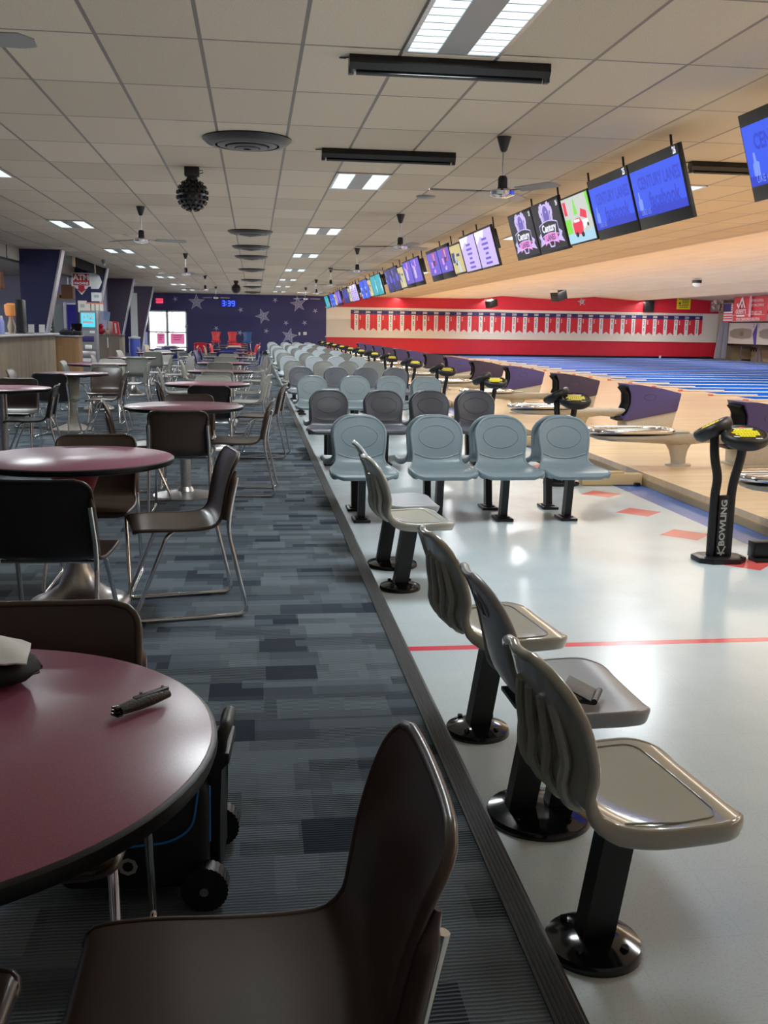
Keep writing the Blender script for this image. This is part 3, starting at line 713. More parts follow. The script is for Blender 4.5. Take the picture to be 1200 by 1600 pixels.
    # tall stools
    for x, y, m, l in [(-1.50, 40.6, 'redshell', 'tall red high-backed stool, left of the pair at the back wall'), (-.86, 40.8, 'redshell', 'tall red high-backed stool, right of the pair at the back wall'), (-.26, 41.0, 'midblue', 'tall blue high-backed stool at the back wall')]:
        t = thing('bar_stool', l, 'stool', (x, y, 0), R(-90), 'tall stools at the back')
        P = [(.19, .77, .15, 0), (.2, .785, .17, 0), (.1, .79, .18, .01), (-.08, .785, .17, .02), (-.15, .82, .15, .02), (-.17, .95, .14, .02), (-.19, 1.08, .16, .02), (-.2, 1.16, .19, .01), (-.205, 1.19, .17, 0)]
        mb, _, _ = shell(P, 26, 10, .006, .008, .04, .03); mb.build('seat_shell', M[m], t, 60)
        for a, b in ((1, 1), (1, -1), (-1, 1), (-1, -1)): MB().tube([(.1*a, .1*b, .775), (.2*a, .2*b, .01)], .011, 8).build('leg', M['chrome'], t)
        MB().tube([(.155, .155, .32), (.155, -.155, .32), (-.155, -.155, .32), (-.155, .155, .32)], .008, 8, True).build('foot_rail', M['chrome'], t)
seating()

# ------------------------------------------------------------------ things lying about
def small_things():
    TZ = .756
    # black leather pouch
    t = thing('key_pouch', 'black leather folding pouch lying on the foreground burgundy table', 'pouch', (-.192, 1.640, TZ), R(45))
    mb = MB(); rings = []
    for i in range(11):
        s = i/10; x = -.052+.104*s; h = .0085+.004*math.sin(PI*s); w = .0125-.002*s
        rings.append([(x, w*math.cos(a), .012+h*.9*math.sin(a)*(1.0)) for a in [2*PI*k/12 for k in range(12)]])
    mb.loft(rings); mb.build('pouch_body', M['leather'], t, 50)
    MB().prism([(-.02, -.004), (.054, -.003), (.058, .003), (.05, .010), (-.015, .011)], .018, .0235, 'xy', bev=.002).build('flap', M['leather'], t)
    MB().cyl((.004, .012, .020), (.004, .012, .0255), .003, n=10).cyl((.048, .008, .020), (.048, .008, .025), .0028, n=10).build('snap_stud', M['chrome'], t)
    mb = MB()
    for k in range(3): mb.box((-.056, 0, .006+.006*k), (.012, .020-.003*k, .004), bev=.0015)
    mb.build('card_edges', M['blackgloss'], t)
    # dark cap with a white bundle on top
    t = thing('folded_jacket', 'black folded cloth at the left edge of the foreground table, under the white bag', 'cloth', (-.50, 1.79, TZ))
    mb = MB(); rings = []
    for k in range(13):
        s = k/12; x = -.16+.27*s; r = math.sqrt(max(0, 1-(2*s-1)**4)); rings.append([(x, .07*r*math.cos(a)+.01*s, .024+.024*r*math.sin(a)+.003*math.sin(9*s+a)) for a in [2*PI*i/16 for i in range(16)]])
    mb.loft(rings); mb.build('cloth_body', M['bagcloth'], t, 80)
    MB().tube([(.02, -.052, .026), (.08, -.040, .024), (.105, 0, .018)], .003, 6).build('seam', M['blackp'], t)
    bm = MB(); n = 14; V = {}
    for i in range(n+1):
        for j in range(n+1):
            x = -.17+.265*i/n; y = -.045+.13*j/n
            z = .046+.045*math.exp(-((x+.05)**2/.006+(y-.03)**2/.004))+.006*math.sin(40*x+9*y)*math.sin(31*y)
            if i == n: z -= .006
            V[i, j] = bm.bm.verts.new((x-.02*(j/n)*(i/n), y, z))
    for i in range(n):
        for j in range(n): bm.bm.faces.new((V[i, j], V[i+1, j], V[i+1, j+1], V[i, j+1]))
    bmesh.ops.recalc_face_normals(bm.bm, faces=bm.bm.faces)
    bmesh.ops.solidify(bm.bm, geom=list(bm.bm.faces), thickness=.003)
    o = bm.build('white_bag', M['paper'], None, 70); o.location = (-.50, 1.79, TZ+.008); tag(o, 'crumpled white plastic bag on the black cloth, left edge of the table', 'bag')
    # wallet on the second side seat
    t = thing('wallet', 'black wallet half open on the smooth grey side seat', 'wallet', (.955, 2.67, FL+.436), R(62))
    MB().box((0, 0, .008), (.105, .085, .010), bev=.003).build('lower_leaf', M['leather'], t)
    MB().box((.0, .012, .030), (.105, .088, .006), Matrix.Rotation(R(22), 3, 'X'), bev=.002).build('upper_leaf', M['leather'], t)
    MB().cyl((-.052, -.040, .014), (.052, -.040, .014), .009, n=12).build('spine', M['leather'], t)
    # rolling ball bag
    t = thing('rolling_ball_bag', 'black wheeled bowling bag with blue piping on the carpet under the foreground table', 'bag', (-.262, 2.41, 0), R(-4))
    prof = [(-.20, .035), (.13, .035), (.15, .07), (.15, .30), (.10, .335), (-.16, .335), (-.215, .27), (-.225, .08)]
    MB().prism(prof, -.14, .14, 'xz', bev=.03, seg=3).build('body', M['bagcloth'], t)
    mb = MB()
    y = -.143
    mb.tube([(-.20, y, .12), (-.05, y-.002, .155), (.06, y-.002, .165), (.115, y, .20), (.13, y, .30)], .003, 6, fil=.05)
    mb.tube([(-.10, y, .285), (.02, y-.002, .30), (.10, y, .318), (.15, y+.02, .33)], .003, 6, fil=.03)
    mb.tube([(.152, -.10, .29), (.152, -.112, .15)], .003, 6)
    mb.tube([(-.17, y-.002, .10), (-.165, y-.002, .075), (-.14, y-.002, .068), (-.12, y-.002, .085)], .003, 6, fil=.02)
    mb.build('piping', M['bluecl'], t)
    MB().text('STO', .06, Matrix.Translation((-.075, y-.001, .10)) @ Matrix.Rotation(PI/2, 4, 'X'), bold=.002).build('lettering', M['silver'], t, 0)
    for yy in (-.155, .155):
        w = MB().cyl((.145, yy-.022, .056), (.145, yy+.022, .056), .056, n=28)
        for k in range(30): w.box((.145+.055*math.cos(k*PI/15), yy, .056+.055*math.sin(k*PI/15)), (.005, .044, .007), Matrix.Rotation(-k*PI/15, 3, 'Y'))
        o = w.build('wheel', M['blackp'], t); s = -1 if yy < 0 else 1
        MB().cyl((.145, yy+s*.020, .056), (.145, yy+s*.032, .056), .011, n=14).build('axle_cap', M['chrome'], o)
    MB().prism([(.15, .05), (.175, .05), (.175, .33), (.20, .34), (.20, .37), (.15, .37)], -.09, .09, 'xz', bev=.006).build('back_plate', M['blackp'], t)
    MB().tube([(.175, -.07, .36), (.18, -.07, .405), (.19, -.05, .425), (.19, .05, .425), (.18, .07, .405), (.175, .07, .36)], .016, 10, fil=.02).build('carry_handle', M['blackp'], t)
small_things()

# ------------------------------------------------------------------ ball returns and consoles
def ball_return():
    hx = 5.05
    t = thing('ball_return', '', 'ball return', (hx, 9.95, AP), 0, 'ball returns along the approach')
    up = [(.0, .69), (.16, .685), (.50, .635), (.77, .575), (.78, .56), (.735, .335), (.72, .32), (.02, .185), (.0, .19), (-.045, .225), (.03, .30), (.075, .42), (.07, .55), (.02, .66)]
    h = MB().prism(up, -.20, .20, 'xz', bev=.018, seg=2).build('hood', M['hood'], t)
    MB().tube([(.33+.085*math.cos(a), -.200, .52+.045*math.sin(a)) for a in [2*PI*i/24 for i in range(24)]], .006, 6, True).build('side_emblem', M['hood2'], h)
    low = [(.03, 0), (.66, 0), (.735, .33), (.02, .19)]
    MB().prism(low, -.185, .185, 'xz', bev=.012).box((.34, 0, .012), (.70, .42, .024), bev=.006).build('lower_body', M['greyp'], t)
    mo = [(-.02, .63), (.015, .655), (.10, .60), (.10, .26), (.02, .235), (-.035, .26), (.022, .32), (.064, .42), (.056, .55)]
    MB().prism(mo, -.15, .15, 'xz', bev=.006).build('mouth', M['black matte'], t)
    MB().box((-.06, 0, .21), (.10, .26, .05), bev=.015).build('lip', M['blackp'], t)
    # arm, leg and ball tray
    sec = []
    for x, w, zt, zb in [(.02, .10, .345, .22), (-.30, .10, .345, .245), (-.48, .11, .348, .225), (-.62, .13, .350, .215), (-.80, .17, .350, .235), (-1.05, .20, .335, .250), (-1.35, .20, .330, .262), (-1.50, .15, .330, .280), (-1.56, .06, .328, .300)]:
        sec.append([(x, w*c, (zt+zb)/2+(zt-zb)/2*s) for c, s in [(1, .8), (.9, 1), (-.9, 1), (-1, .8), (-1, .1), (-.62, -.8), (-.3, -1), (.3, -1), (.62, -.8), (1, .1)]])
    MB().loft(sec).build('arm', M['greyp'], t, 50)
    lg = []
    for z, rx, ry, cx in [(.28, .20, .10, -.60), (.22, .135, .075, -.60), (.16, .10, .062, -.595), (.08, .082, .055, -.59), (.03, .080, .055, -.585), (.018, .135, .10, -.585), (.0, .14, .105, -.585)]:
        lg.append([(cx+rx*math.cos(2*PI*k/20), ry*math.sin(2*PI*k/20), z) for k in range(20)])
    MB().loft(lg).build('leg', M['greyp'], t, 50)
    def ring(w, x0, x1, z, r, n=36):
        p = []
        for k in range(n):
            a = 2*PI*k/n; cx = (x0+x1)/2; hx_ = (x1-x0)/2
            c, s = math.cos(a), math.sin(a); e = .55
            p.append((cx+hx_*math.copysign(abs(c)**e, c), w*math.copysign(abs(s)**e, s), z))
        return p
    MB().tube(ring(.215, -1.585, -.70, .375, 0), .024, 10, True).build('tray_rim', M['chrome'], t, 60)
    mb = MB(); p = ring(.205, -1.575, -.71, .352, 0); mb.face(p); mb.tube(ring(.12, -1.45, -.95, .356, 0), .010, 8, True); mb.build('tray_floor', M['dullchrome'], t, 60)
    MB().lathe([(0, .385), (.135, .382), (.14, .374), (.0, .372)], (-1.10, 0, 0), 32, (1.25, 1)).build('tray_disc', M['silver'], t)
    MB().box((-.62, 0, .362), (.20, .20, .02), bev=.008).build('ramp_cap', M['greyp'], t)
    n = ['ball return cut off at the right edge, only its chrome tray showing', 'ball return with purple hood cut off at the right edge', 'purple-hooded ball return, second full hood from the right', 'dark plum ball return behind the second console', 'purple ball return beyond the second console']
    first = True
    for k in range(-1, 13):
        lab = n[k+1] if k < 4 else f"ball return of the distant line, {ORD[12-k]} from the far red wall"
        loc = (hx, 9.95+PIT*k, AP)
        if first: t.location = loc; t['label'] = lab; first = False; continue
        r = dup(t, loc, 0, lab)
        if k % 2 == 1 and k > 0 or k == 2:
            pass
        if k in (2, 4, 6, 9):
            for ch in r.children:
                if ch.name.startswith('hood'):
                    if 'hood2' not in HM: HM['hood2'] = ch.data.copy(); HM['hood2'].materials[0] = M['hood2']
                    ch.data = HM['hood2']
HM = {}
ball_return()

def consoles():
    t = thing('scoring_console', '', 'console', (3.12, 6.15, FL), 0, 'scoring console posts')
    oc = [(-.165, -.07), (-.09, -.125), (.10, -.125), (.17, -.06), (.17, .06), (.10, .125), (-.09, .125), (-.165, .07)]
    b = MB().prism(oc, 0, .035, 'xy', bev=.006).build('base_plate', M['blackm'], t)
    MB().cyl((-.12, -.08, .03), (-.12, -.08, .045), .014, n=6).cyl((.13, -.08, .03), (.13, -.08, .045), .014, n=6).build('bolt', M['blackgloss'], b)
    for q in ([(-.058, .0, .03), (-.058, .0, .46), (-.040, .01, .56), (-.058, .05, .70), (-.058, .07, .84)], [(.052, -.01, .03), (.052, -.01, .46), (.058, -.015, .54), (.085, -.035, .70), (.085, -.05, .80)]):
        MB().tube(q, .030, 12, fil=.06).build('pole', M['blackp'], t)
    p = MB().box((-.003, -.022, .24), (.070, .03, .42), bev=.004).build('name_strip', M['blackp'], t)
    mm = Matrix.Translation((-.003, -.0385, .23)) @ Matrix.Rotation(PI/2, 4, 'X') @ Matrix.Rotation(PI/2, 4, 'Z')
    mb = MB().text('BOWLING', .056, mm @ Matrix.Translation((.035, 0, 0)), bold=.002, sx=1.2)
    mb.box((.009, -.038, .075), (.008, .002, .07), Matrix.Rotation(R(25), 3, 'Y')).box((-.015, -.038, .075), (.008, .002, .07), Matrix.Rotation(R(-25), 3, 'Y')).box((-.003, -.038, .06), (.05, .002, .008))
    mb.build('name_lettering', M['silver'], p, 0)
    for s in (-1, 1):
        ang = 200 if s < 0 else 20
        # heads: one looking back to the seats, its twin turned to the next lane
        hm = Matrix.Translation((.088, -.06, .835) if s > 0 else (-.05, .11, .875)) @ Matrix.Rotation(R(-6 if s > 0 else -118), 4, 'Z') @ Matrix.Rotation(R(20 if s > 0 else 29), 4, 'X')
        mb = MB().lathe([(0, -.045), (.12, -.045), (.150, -.02), (.155, .010), (.150, .030), (.135, .040), (.128, .034), (0, .034)], n=40, sc=(1, .86)).xf(hm)
        h = mb.build('console_head', M['blackp'], t, 50)
        mb = MB(); mb.mi = 0; mb.disc(0, 0, .122, .105, .0350, 32)
        mb.mi = 1
        for r in range(5):
            n = [6, 8, 9, 8, 5][r]
            for q in range(n):
                x = (q-(n-1)/2)*.0205+(.004 if r % 2 else -.004); y = .044-.024*r
                mb.box((x, y, .038), (.018, .019, .006), bev=.0015, seg=1)
        mb.mi = 2; mb.rect(-.07, .062, .07, .080, .0360); mb.rect(-.095, -.062, -.055, -.045, .036); mb.rect(.04, -.085, .085, -.07, .036)
        mb.mi = 3; mb.disc(.0, .082, .018, .009, .0365, 12)
        mb.xf(hm); mb.build('keypad', [M['blackgloss'], M['yellow'], M['silver'], M['redp']], h, 0)
    labs = ['scoring console with yellow keypads on a forked black post, nearest the camera at right', 'scoring console rising behind the right seats of the first row', 'scoring console in front of the dark plum hood, third from the camera']
    first = True
    for k in range(13):
        lab = labs[k] if k < 3 else f"scoring console post with yellow keypad, {ORD[k]} from the camera"
        loc = (3.09 if k == 0 else 3.02, 6.15+PIT*k, FL)
        if first: t.location = loc; t['label'] = lab; first = False
        else: dup(t, loc, 0, lab)
    # cable ducts from console to the approach step
    d = thing('cable_duct', 'black cable duct running from the nearest console to the approach', 'duct', (3.32, 6.15, FL))
    MB().box((.26, 0, .075), (.52, .10, .11), bev=.006).build('cover', M['blackm'], d); MB().box((.26, -.03, .012), (.52, .12, .024)).build('foot', M['blackm'], d)
    wd = None
    for k in range(1, 12):
        lab = f"pale wooden cable duct, {ORD[k-1]} one from the front, between console and approach"
        if wd is None:
            wd = thing('wooden_duct', lab, 'duct', (3.22, 6.15+PIT*k, FL), 0, 'wooden cable ducts at the step')
            MB().box((.31, 0, .06), (.62, .12, .11), bev=.004).build('cover', M['plywood'], wd); MB().box((.24, 0, .125), (.40, .08, .02), bev=.003).build('cap_strip', M['plywood'], wd)
            MB().box((.56, -.03, -.0+.015), (.05, .16, .03)).build('bracket', M['blackm'], wd)
        else: dup(wd, (3.22, 6.15+PIT*k, FL), 0, lab)
    # capping ends where the lanes start
    cp = None
    for k in range(0, 12):
        for h in (0, 1):
            lab = f"pale lane divider cap at the foul line, {ORD[k]} pair, {'on the ball return line' if h == 0 else 'between two pairs'}"
            loc = (10.3, 9.95+PIT*k+(PIT/2)*h, AP)
            if cp is None:
                cp = thing('divider_cap', lab, 'lane cap', loc, 0, 'lane divider caps')
                MB().box((.55, 0, .02), (1.1, .08, .04), bev=.012).build('cap', M['offwhite'], cp); MB().box((-.02, 0, .022), (.10, .09, .044), bev=.012).build('end_piece', M['redt'], cp)
            else: dup(cp, loc, 0, lab)
consoles()

# ------------------------------------------------------------------ monitors
def monitors():
    up = Vector((-.18, 0, .58)).normalized(); rt = Vector((0, -1, 0)); nm = rt.cross(up)
    def frame(y, z0=1.40+1.51, x0=3.39):     # y = right (near) top corner
        return Matrix(((rt.x, up.x, nm.x, x0), (rt.y, up.y, nm.y, y), (rt.z, up.z, nm.z, z0), (0, 0, 0, 1)))
    W, H = 1.10, .605
    shared = {}
    def body(w, h, b=(.022, .022)):
        key = (w, h)
        if key not in shared:
            mb = MB().box((-w/2, -h/2, -.022), (w, h, .04), bev=.004).box((-w/2, -h*.55, -.06), (w*.6, h*.55, .045), bev=.01)
            shared[key] = mb.mesh('casing', M['blackp'])
            shared[key, 'm'] = MB().box((-w/2, -h*.35, -.14), (.14, .30, .14), bev=.01).tube([(-w/2, -h*.25, -.18), (-w/2, .26, -.235)], .012, 8).mesh('mount', M['blackm'])
        return shared[key], shared[key, 'm']
    def screen(w, h, style, num=None):
        mb = MB(); mats = [M[q] for q in style_m[style]]; z = .0
        b0, b1 = style_bezel.get(style, (.03, .03))
        L, Rr, T, B = -w+.016, -.016, -b0, -h+b1
        mb.mi = 0; mb.rect(L, B, Rr, T, .0005)
        cx, cy = (L+Rr)/2, (T+B)/2; sw, sh = Rr-L, T-B
        if style == 'face':
            mb.mi = 1
            mb.text('CENTURY LANES', .15, Matrix.Translation((cx+.05, cy+.08, .0012)), sx=.78, bold=.004)
            mb.text('facebook', .19, Matrix.Translation((cx+.10, cy-.08, .0012)), sx=.9, bold=.005)
            mb.mi = 2; mb.text('LIKE US', .07, Matrix.Translation((cx-.34, cy-.165, .0012)) , sx=.9)
            mb.prism([(L+.07, cy-.14), (L+.15, cy-.14), (L+.16, cy-.05), (L+.125, cy-.04), (L+.12, cy+.02), (L+.095, cy+.02), (L+.09, cy-.045), (L+.07, cy-.06)], .0006, .0014, 'xy')
            mb.mi = 3; mb.rect(L, B, Rr, B+.07, .0008)
        elif style == 'logo':
            mb.mi = 1   # hands holding the ball
            for s in (-1, 1):
                mb.flat([(cx+s*.045, cy+.01), (cx+s*.13, cy+.0), (cx+s*.165, cy+.09), (cx+s*.15, cy+.17), (cx+s*.11, cy+.12), (cx+s*.10, cy+.05)][::s], .001)
                for fx, fy, fl in ((.10, .20, .055), (.135, .185, .05), (.165, .15, .045), (.07, .215, .035)):
                    mb.disc(cx+s*fx, cy+fy, .021, fl, .0012, 14)
            mb.disc(cx, cy+.12, .10, .115, .0014, 28)
            mb.mi = 3; mb.disc(cx, cy+.115, .082, .10, .0018, 28); mb.mi = 1; mb.disc(cx+.01, cy+.15, .014, .012, .0022, 12)
            def arc(z, y0, y1, xw, mi, sag):
                mb.mi = mi; n = 12
                top = [(cx-xw+2*xw*i/n, cy+y1+sag*(1-(2*i/n-1)**2)) for i in range(n+1)]; bot = [(cx-xw+2*xw*i/n, cy+y0+sag*(1-(2*i/n-1)**2)) for i in range(n+1)]
                mb.flat(bot+top[::-1], z)
            arc(.0024, -.115, .025, .255, 1, .035); arc(.0028, -.105, .015, .245, 0, .035)
            arc(.0024, -.20, -.105, .19, 2, .035)
            mb.mi = 1
            for s in (-1, 1):
                mb.flat([(cx+s*.25, cy-.05), (cx+s*.33, cy-.09), (cx+s*.29, cy-.13), (cx+s*.34, cy-.20), (cx+s*.19, cy-.17), (cx+s*.19, cy-.14), (cx+s*.25, cy-.11)][::s], .0021)
            mb.tube([(cx-.19, cy-.17, .002), (cx-.08, cy-.16, .002), (cx-.05, cy-.22, .002), (cx+.05, cy-.22, .002), (cx+.08, cy-.16, .002), (cx+.19, cy-.17, .002)], .007, 6)
            mb.mi = 4; mb.text('Century', .115, Matrix.Translation((cx, cy-.022, .0034)), bold=.004)
            mb.mi = 0; mb.text('LANES', .085, Matrix.Translation((cx, cy-.125, .0034)), bold=.002, sx=1.0)
            for v in mb.bm.verts:
                if v.co.z > .0009: v.co.x = cx+(v.co.x-cx)*1.42; v.co.y = cy+.01+(v.co.y-cy)*1.10
        elif style == 'ad':
            mb.mi = 1; mb.rect(L, B, Rr, B+sh*.22, .0008); mb.mi = 2; mb.rect(L, B+sh*.22, L+sw*.22, cy+.02, .0010)
            mb.flat([(Rr, cy-.02), (Rr, T), (Rr-sw*.10, T), (Rr-sw*.05, cy+.05)], .0010); mb.flat([(cx-.1, cy+.05), (cx+.02, cy+.05), (cx-.02, T-.04), (cx-.05, T-.02)], .0009)
            mb.mi = 3; mb.rect(L+.03, T-.18, L+.13, T-.03, .0012)
            mb.prism([(cx-.2, cy-.15), (cx+.08, cy-.17), (cx+.12, cy-.05), (cx+.06, cy+.01), (cx-.10, cy+.01), (cx-.2, cy-.04)], .001, .0018, 'xy')
            mb.prism([(cx+.08, cy+.02), (cx+.28, cy-.02), (cx+.30, cy+.06), (cx+.14, cy+.10)], .001, .0018, 'xy')
            mb.mi = 4; mb.rect(cx-.14, cy-.03, cx+.04, cy+.0, .0024); mb.prism([(cx+.14, cy-.12), (cx+.30, cy-.06), (cx+.30, cy-.02), (cx+.12, cy-.02)], .001, .0020, 'xy')
            mb.mi = 5; mb.disc(cx-.12, cy-.16, .05, .028, .0026); mb.disc(cx+.06, cy-.17, .05, .028, .0026); mb.disc(cx+.28, cy-.08, .03, .02, .0026)
        elif style == 'menu':
            mb.mi = 1
            for i in range(6): mb.rect(cx-[.16,.2,.17,.1,.17,.2][i], T-.15-.072*i, cx+[.16,.2,.17,.1,.17,.2][i], T-.115-.072*i, .001)
            mb.mi = 2; mb.flat([(L, T), (cx+.1, T), (cx-.05, T-.12), (cx-.2, T-.08), (L, T-.2)], .0008)
        else:
            rnd = random.Random(style); k = len(mats)
            for i in range(9):
                mb.mi = 1+i % (k-1); a = L+sw*rnd.random()*.8; b_ = B+sh*rnd.random()*.75
                mb.rect(a, b_, min(Rr, a+sw*rnd.uniform(.08, .3)), min(T, b_+sh*rnd.uniform(.08, .4)), .0008+.0001*i)
        if num:
            mb.mi = len(mats)-1; mb.text(str(num), .078, Matrix.Translation((-.075, -.045 if style == 'face' else -.075, .004)), bold=.003, sx=.8)
        return mb.mesh('screen '+style, mats, 0)
    style_m = {'face': ['sBlue', 'sBlue2', 'sPale', 'sBlue2', 'sWhite'], 'logo': ['sBlk', 'sLil', 'sPink', 'sGlobe', 'sWhite'], 'ad': ['sGrey', 'sSky', 'sGreen', 'sRed', 'sWhite', 'sBlk', 'sWhite'],
               'menu': ['sLil', 'sPurp', 'sWhite', 'sWhite'], 'red': ['sPurp', 'sMag', 'sPink', 'sNavy', 'sLil'], 'violet': ['sPurp', 'sLil', 'sPink', 'sBlue', 'sPurp'], 'navy': ['sNavy', 'sBlue2', 'sPurp', 'sNavy', 'sBlue'],
               'teal': ['sTeal', 'sTeal', 'sSky', 'sTeal'], 'sky': ['sBlue', 'sSky', 'sNavy', 'sBlue'], 'straw': ['sYel', 'sNavy', 'sGrey', 'sSky', 'sYel']}
    style_bezel = {'face': (.085, .105), 'red': (.06, .12), 'violet': (.03, .09), 'ad': (.02, .02)}
    seqs = ['face', 'logo', 'menu', 'red', 'violet', 'navy', 'teal', 'sky', 'menu', 'navy', 'violet', 'sky', 'teal']
    desc = {'face': 'blue social media screen', 'logo': 'black bowling club logo screen', 'menu': 'lilac text screen', 'red': 'purple and pink screen', 'violet': 'violet screen', 'navy': 'dark navy screen', 'teal': 'teal screen', 'sky': 'blue screen'}
    smesh = {}
    def tv(y, w, h, style, num, lab, grp, x0=3.39, z0=2.91):
        t = bpy.data.objects.new('ceiling_monitor', None); C.objects.link(t); tag(t, lab, 'monitor', grp); t.matrix_world = frame(y, z0, x0)
        a, b = body(w, h); link('casing', a, t); link('ceiling_mount', b, t)
        key = (style, w, num)
        if key not in smesh: smesh[key] = screen(w, h, style, num)
        link('screen', smesh[key], t)
    for k in range(-1, 13):
        st = 'face' if k < 0 else seqs[k]; y0 = 8.0+3.25*k
        for j in (0, 1):
            if k == -1 and j == 0: continue
            lane = 26-2*k-j
            num = lane if -1 <= k <= 1 and lane != 27 else None
            lab = f"{desc[st]} of the ceiling monitors, {'nearer' if j == 0 else 'farther'} half of the {ORD[k] if k >= 0 else 'cut-off'} pair" if k >= 0 else 'blue ceiling monitor cut off at the right edge of the view'
            tv(y0+1.13*j, W, H, st, num, lab, 'lane monitors in pairs under the ceiling')
        if k >= 0 and k % 2 == 0 and k < 12:
            tv(y0+2.27, .90, .53, 'ad' if k == 0 else 'straw', None, 'small monitor showing a red car between the blue and black pairs' if k == 0 else f"small monitor hanging between the {ORD[k]} and {ORD[k+1]} pairs of monitors", 'small monitors between the pairs', 3.405, 2.855)
monitors()

# ------------------------------------------------------------------ ceiling equipment
def ceiling_things():
    # 2x4 troffers
    fx = None
    cols = [(1.2217, 'above the aisle'), (-3.048, 'toward the snack counter'), (4.882, 'on the lane side')]
    for ci, (x, nm) in enumerate(cols):
        for k in range(8):
            y = 5.78+6.1*k
            if ci and k == 0: continue
            lab = f"fluorescent troffer {nm}, {ORD[k if ci == 0 else k-1]} from the front"
            loc = (x, y, CZ)
            if fx is None:
                fx = thing('ceiling_light', lab, 'ceiling light', loc, 0, 'fluorescent troffers')
                mb = MB()
                for s in (-1, 1): mb.box((s*.292, 0, -.006), (.026, 1.22, .02)).box((0, s*.598, -.006), (.60, .024, .02))
                mb.build('frame', M['dullchrome'], fx)
                MB().box((0, 0, -.008), (.185, 1.17, .016)).build('centre_panel', M['greyd'], fx)
                for s in (-1, 1):
                    mb = MB().box((s*.187, 0, -.004), (.185, 1.17, .012)); mb.mi = 1
                    for i in range(9): mb.box((s*.187, -.52+.13*i, -.0105), (.185, .009, .002))
                    mb.build('lens', [M['lens'], M['greyd']], fx)
            else: dup(fx, loc, 0, lab)
    # black light battens
    b = None
    for (x, y), lab in [((1.25, 6.58), 'black batten under the nearest troffer'), ((1.30, 9.87), 'black batten in front of the ceiling fan'), ((4.95, 9.80), 'black batten on the lane side, between the monitors')]:
        if b is None:
            b = thing('light_batten', lab, 'light batten', (x, y, CZ), 0, 'black light battens')
            MB().prism([(-.05, 0), (.05, 0), (.058, -.05), (.03, -.085), (-.03, -.085), (-.058, -.05)], -.645, .645, 'yz').build('housing', M['blackm'], b, 0)
            MB().cyl((-.60, 0, -.098), (.60, 0, -.098), .015, n=12).build('tube', M['blackgloss'], b)
            for s in (-1, 1): MB().box((s*.63, 0, -.085), (.035, .06, .05), bev=.006).build('end_socket', M['blackp'], b)
            MB().tube([(-.63, .0, -.01), (-.70, .03, -.008), (-.66, .05, -.004)], .005, 6).build('cord', M['blackp'], b)
        else: dup(b, (x, y, CZ), 0, lab)
    # round diffusers
    v = None
    for k, y in enumerate([9.53, 18.4, 21.8, 24.8, 30.2, 36.8, 43.0, 49.5]):
        lab = f"round black air diffuser over the tables, {ORD[k]} from the camera"
        if v is None:
            v = thing('air_vent', lab, 'air vent', (-.045, y, CZ), 0, 'round ceiling diffusers')
            MB().lathe([(.40, -.001), (.405, -.012), (.36, -.05), (.29, -.062), (.285, -.03), (.30, -.001)], n=48).build('outer_ring', M['blackm'], v)
            for r, d in ((.25, -.07), (.165, -.085), (.085, -.095)):
                MB().lathe([(r+.03, -.02), (r+.02, d+.01), (r-.015, d), (r-.05, d+.004), (r-.04, d+.014), (r, d+.03), (r+.01, -.02)], n=40).build('inner_ring', M['blackm'], v)
            MB().lathe([(0, .004), (.34, .004), (.34, -.008), (0, -.008)], n=32).build('backing', M['blackgloss'], v)
        else: dup(v, (-.045, y, CZ), 0, lab)
    # fans
    f = None
    spots = [(2.20, 8.95, 'ceiling fan with chrome hub, nearest in front of the monitors'), (2.18, 15.1, 'ceiling fan, second one along the monitors'), (2.2, 21.6, 'ceiling fan, third one along the monitors'), (2.18, 28.8, 'ceiling fan, fourth one along the monitors'), (2.2, 35.8, 'ceiling fan, fifth one along the monitors'), (2.2, 43.0, 'ceiling fan farthest along the monitors'),
             (-1.60, 4.80, 'ceiling fan at the top left corner, only one blade in view'), (-1.60, 15.1, 'ceiling fan over the tables, nearest on the left side'), (-1.58, 24.4, 'ceiling fan over the tables, second on the left side'), (-1.6, 34.4, 'ceiling fan over the tables, third on the left side'), (-1.6, 44, 'ceiling fan in front of the wall clock')]
    for i, (x, y, lab) in enumerate(spots):
        rz = R([52, 35, 70, 15, 50, 10, -8, 10, 40, 60, 20][i])
        if f is None:
            f = thing('ceiling_fan', lab, 'ceiling fan', (x, y, CZ), rz, 'ceiling fans')
            MB().lathe([(0, 0), (.065, 0), (.062, -.012), (.030, -.115), (.016, -.13), (0, -.13)], n=24).build('canopy', M['blackp'], f)
            MB().cyl((0, 0, -.12), (0, 0, -.34), .011, n=12).build('down_rod', M['dullchrome'], f)
            MB().lathe([(0, -.33), (.03, -.33), (.042, -.35), (.044, -.43), (.05, -.435), (.05, -.45), (0, -.45)], n=24).build('motor_cap', M['blackp'], f)
            MB().lathe([(0, -.445), (.095, -.448), (.112, -.465), (.108, -.495), (.06, -.512), (0, -.516)], n=32).build('hub', M['chrome'], f)
            for q in range(3):
                a = R(8+120*q); rot = Matrix.Rotation(a, 4, 'Z')
                mb = MB().prism([(.20, -.055), (.60, -.065), (.66, -.02), (.66, .045), (.60, .062), (.20, .050)], -.003, .003, 'xy')
                mb.xf(Matrix.Rotation(R(-13), 4, 'X')); mb.xf(Matrix.Translation((0, 0, -.463))); mb.xf(rot); bl = mb.build('blade', M['greyd'], f, 0)
                mb = MB().box((.16, 0, -.462), (.16, .03, .006)); mb.xf(rot); mb.build('blade_arm', M['blackp'], bl)
        else: dup(f, (x, y, CZ), rz, lab)
    # effect balls
    e = None
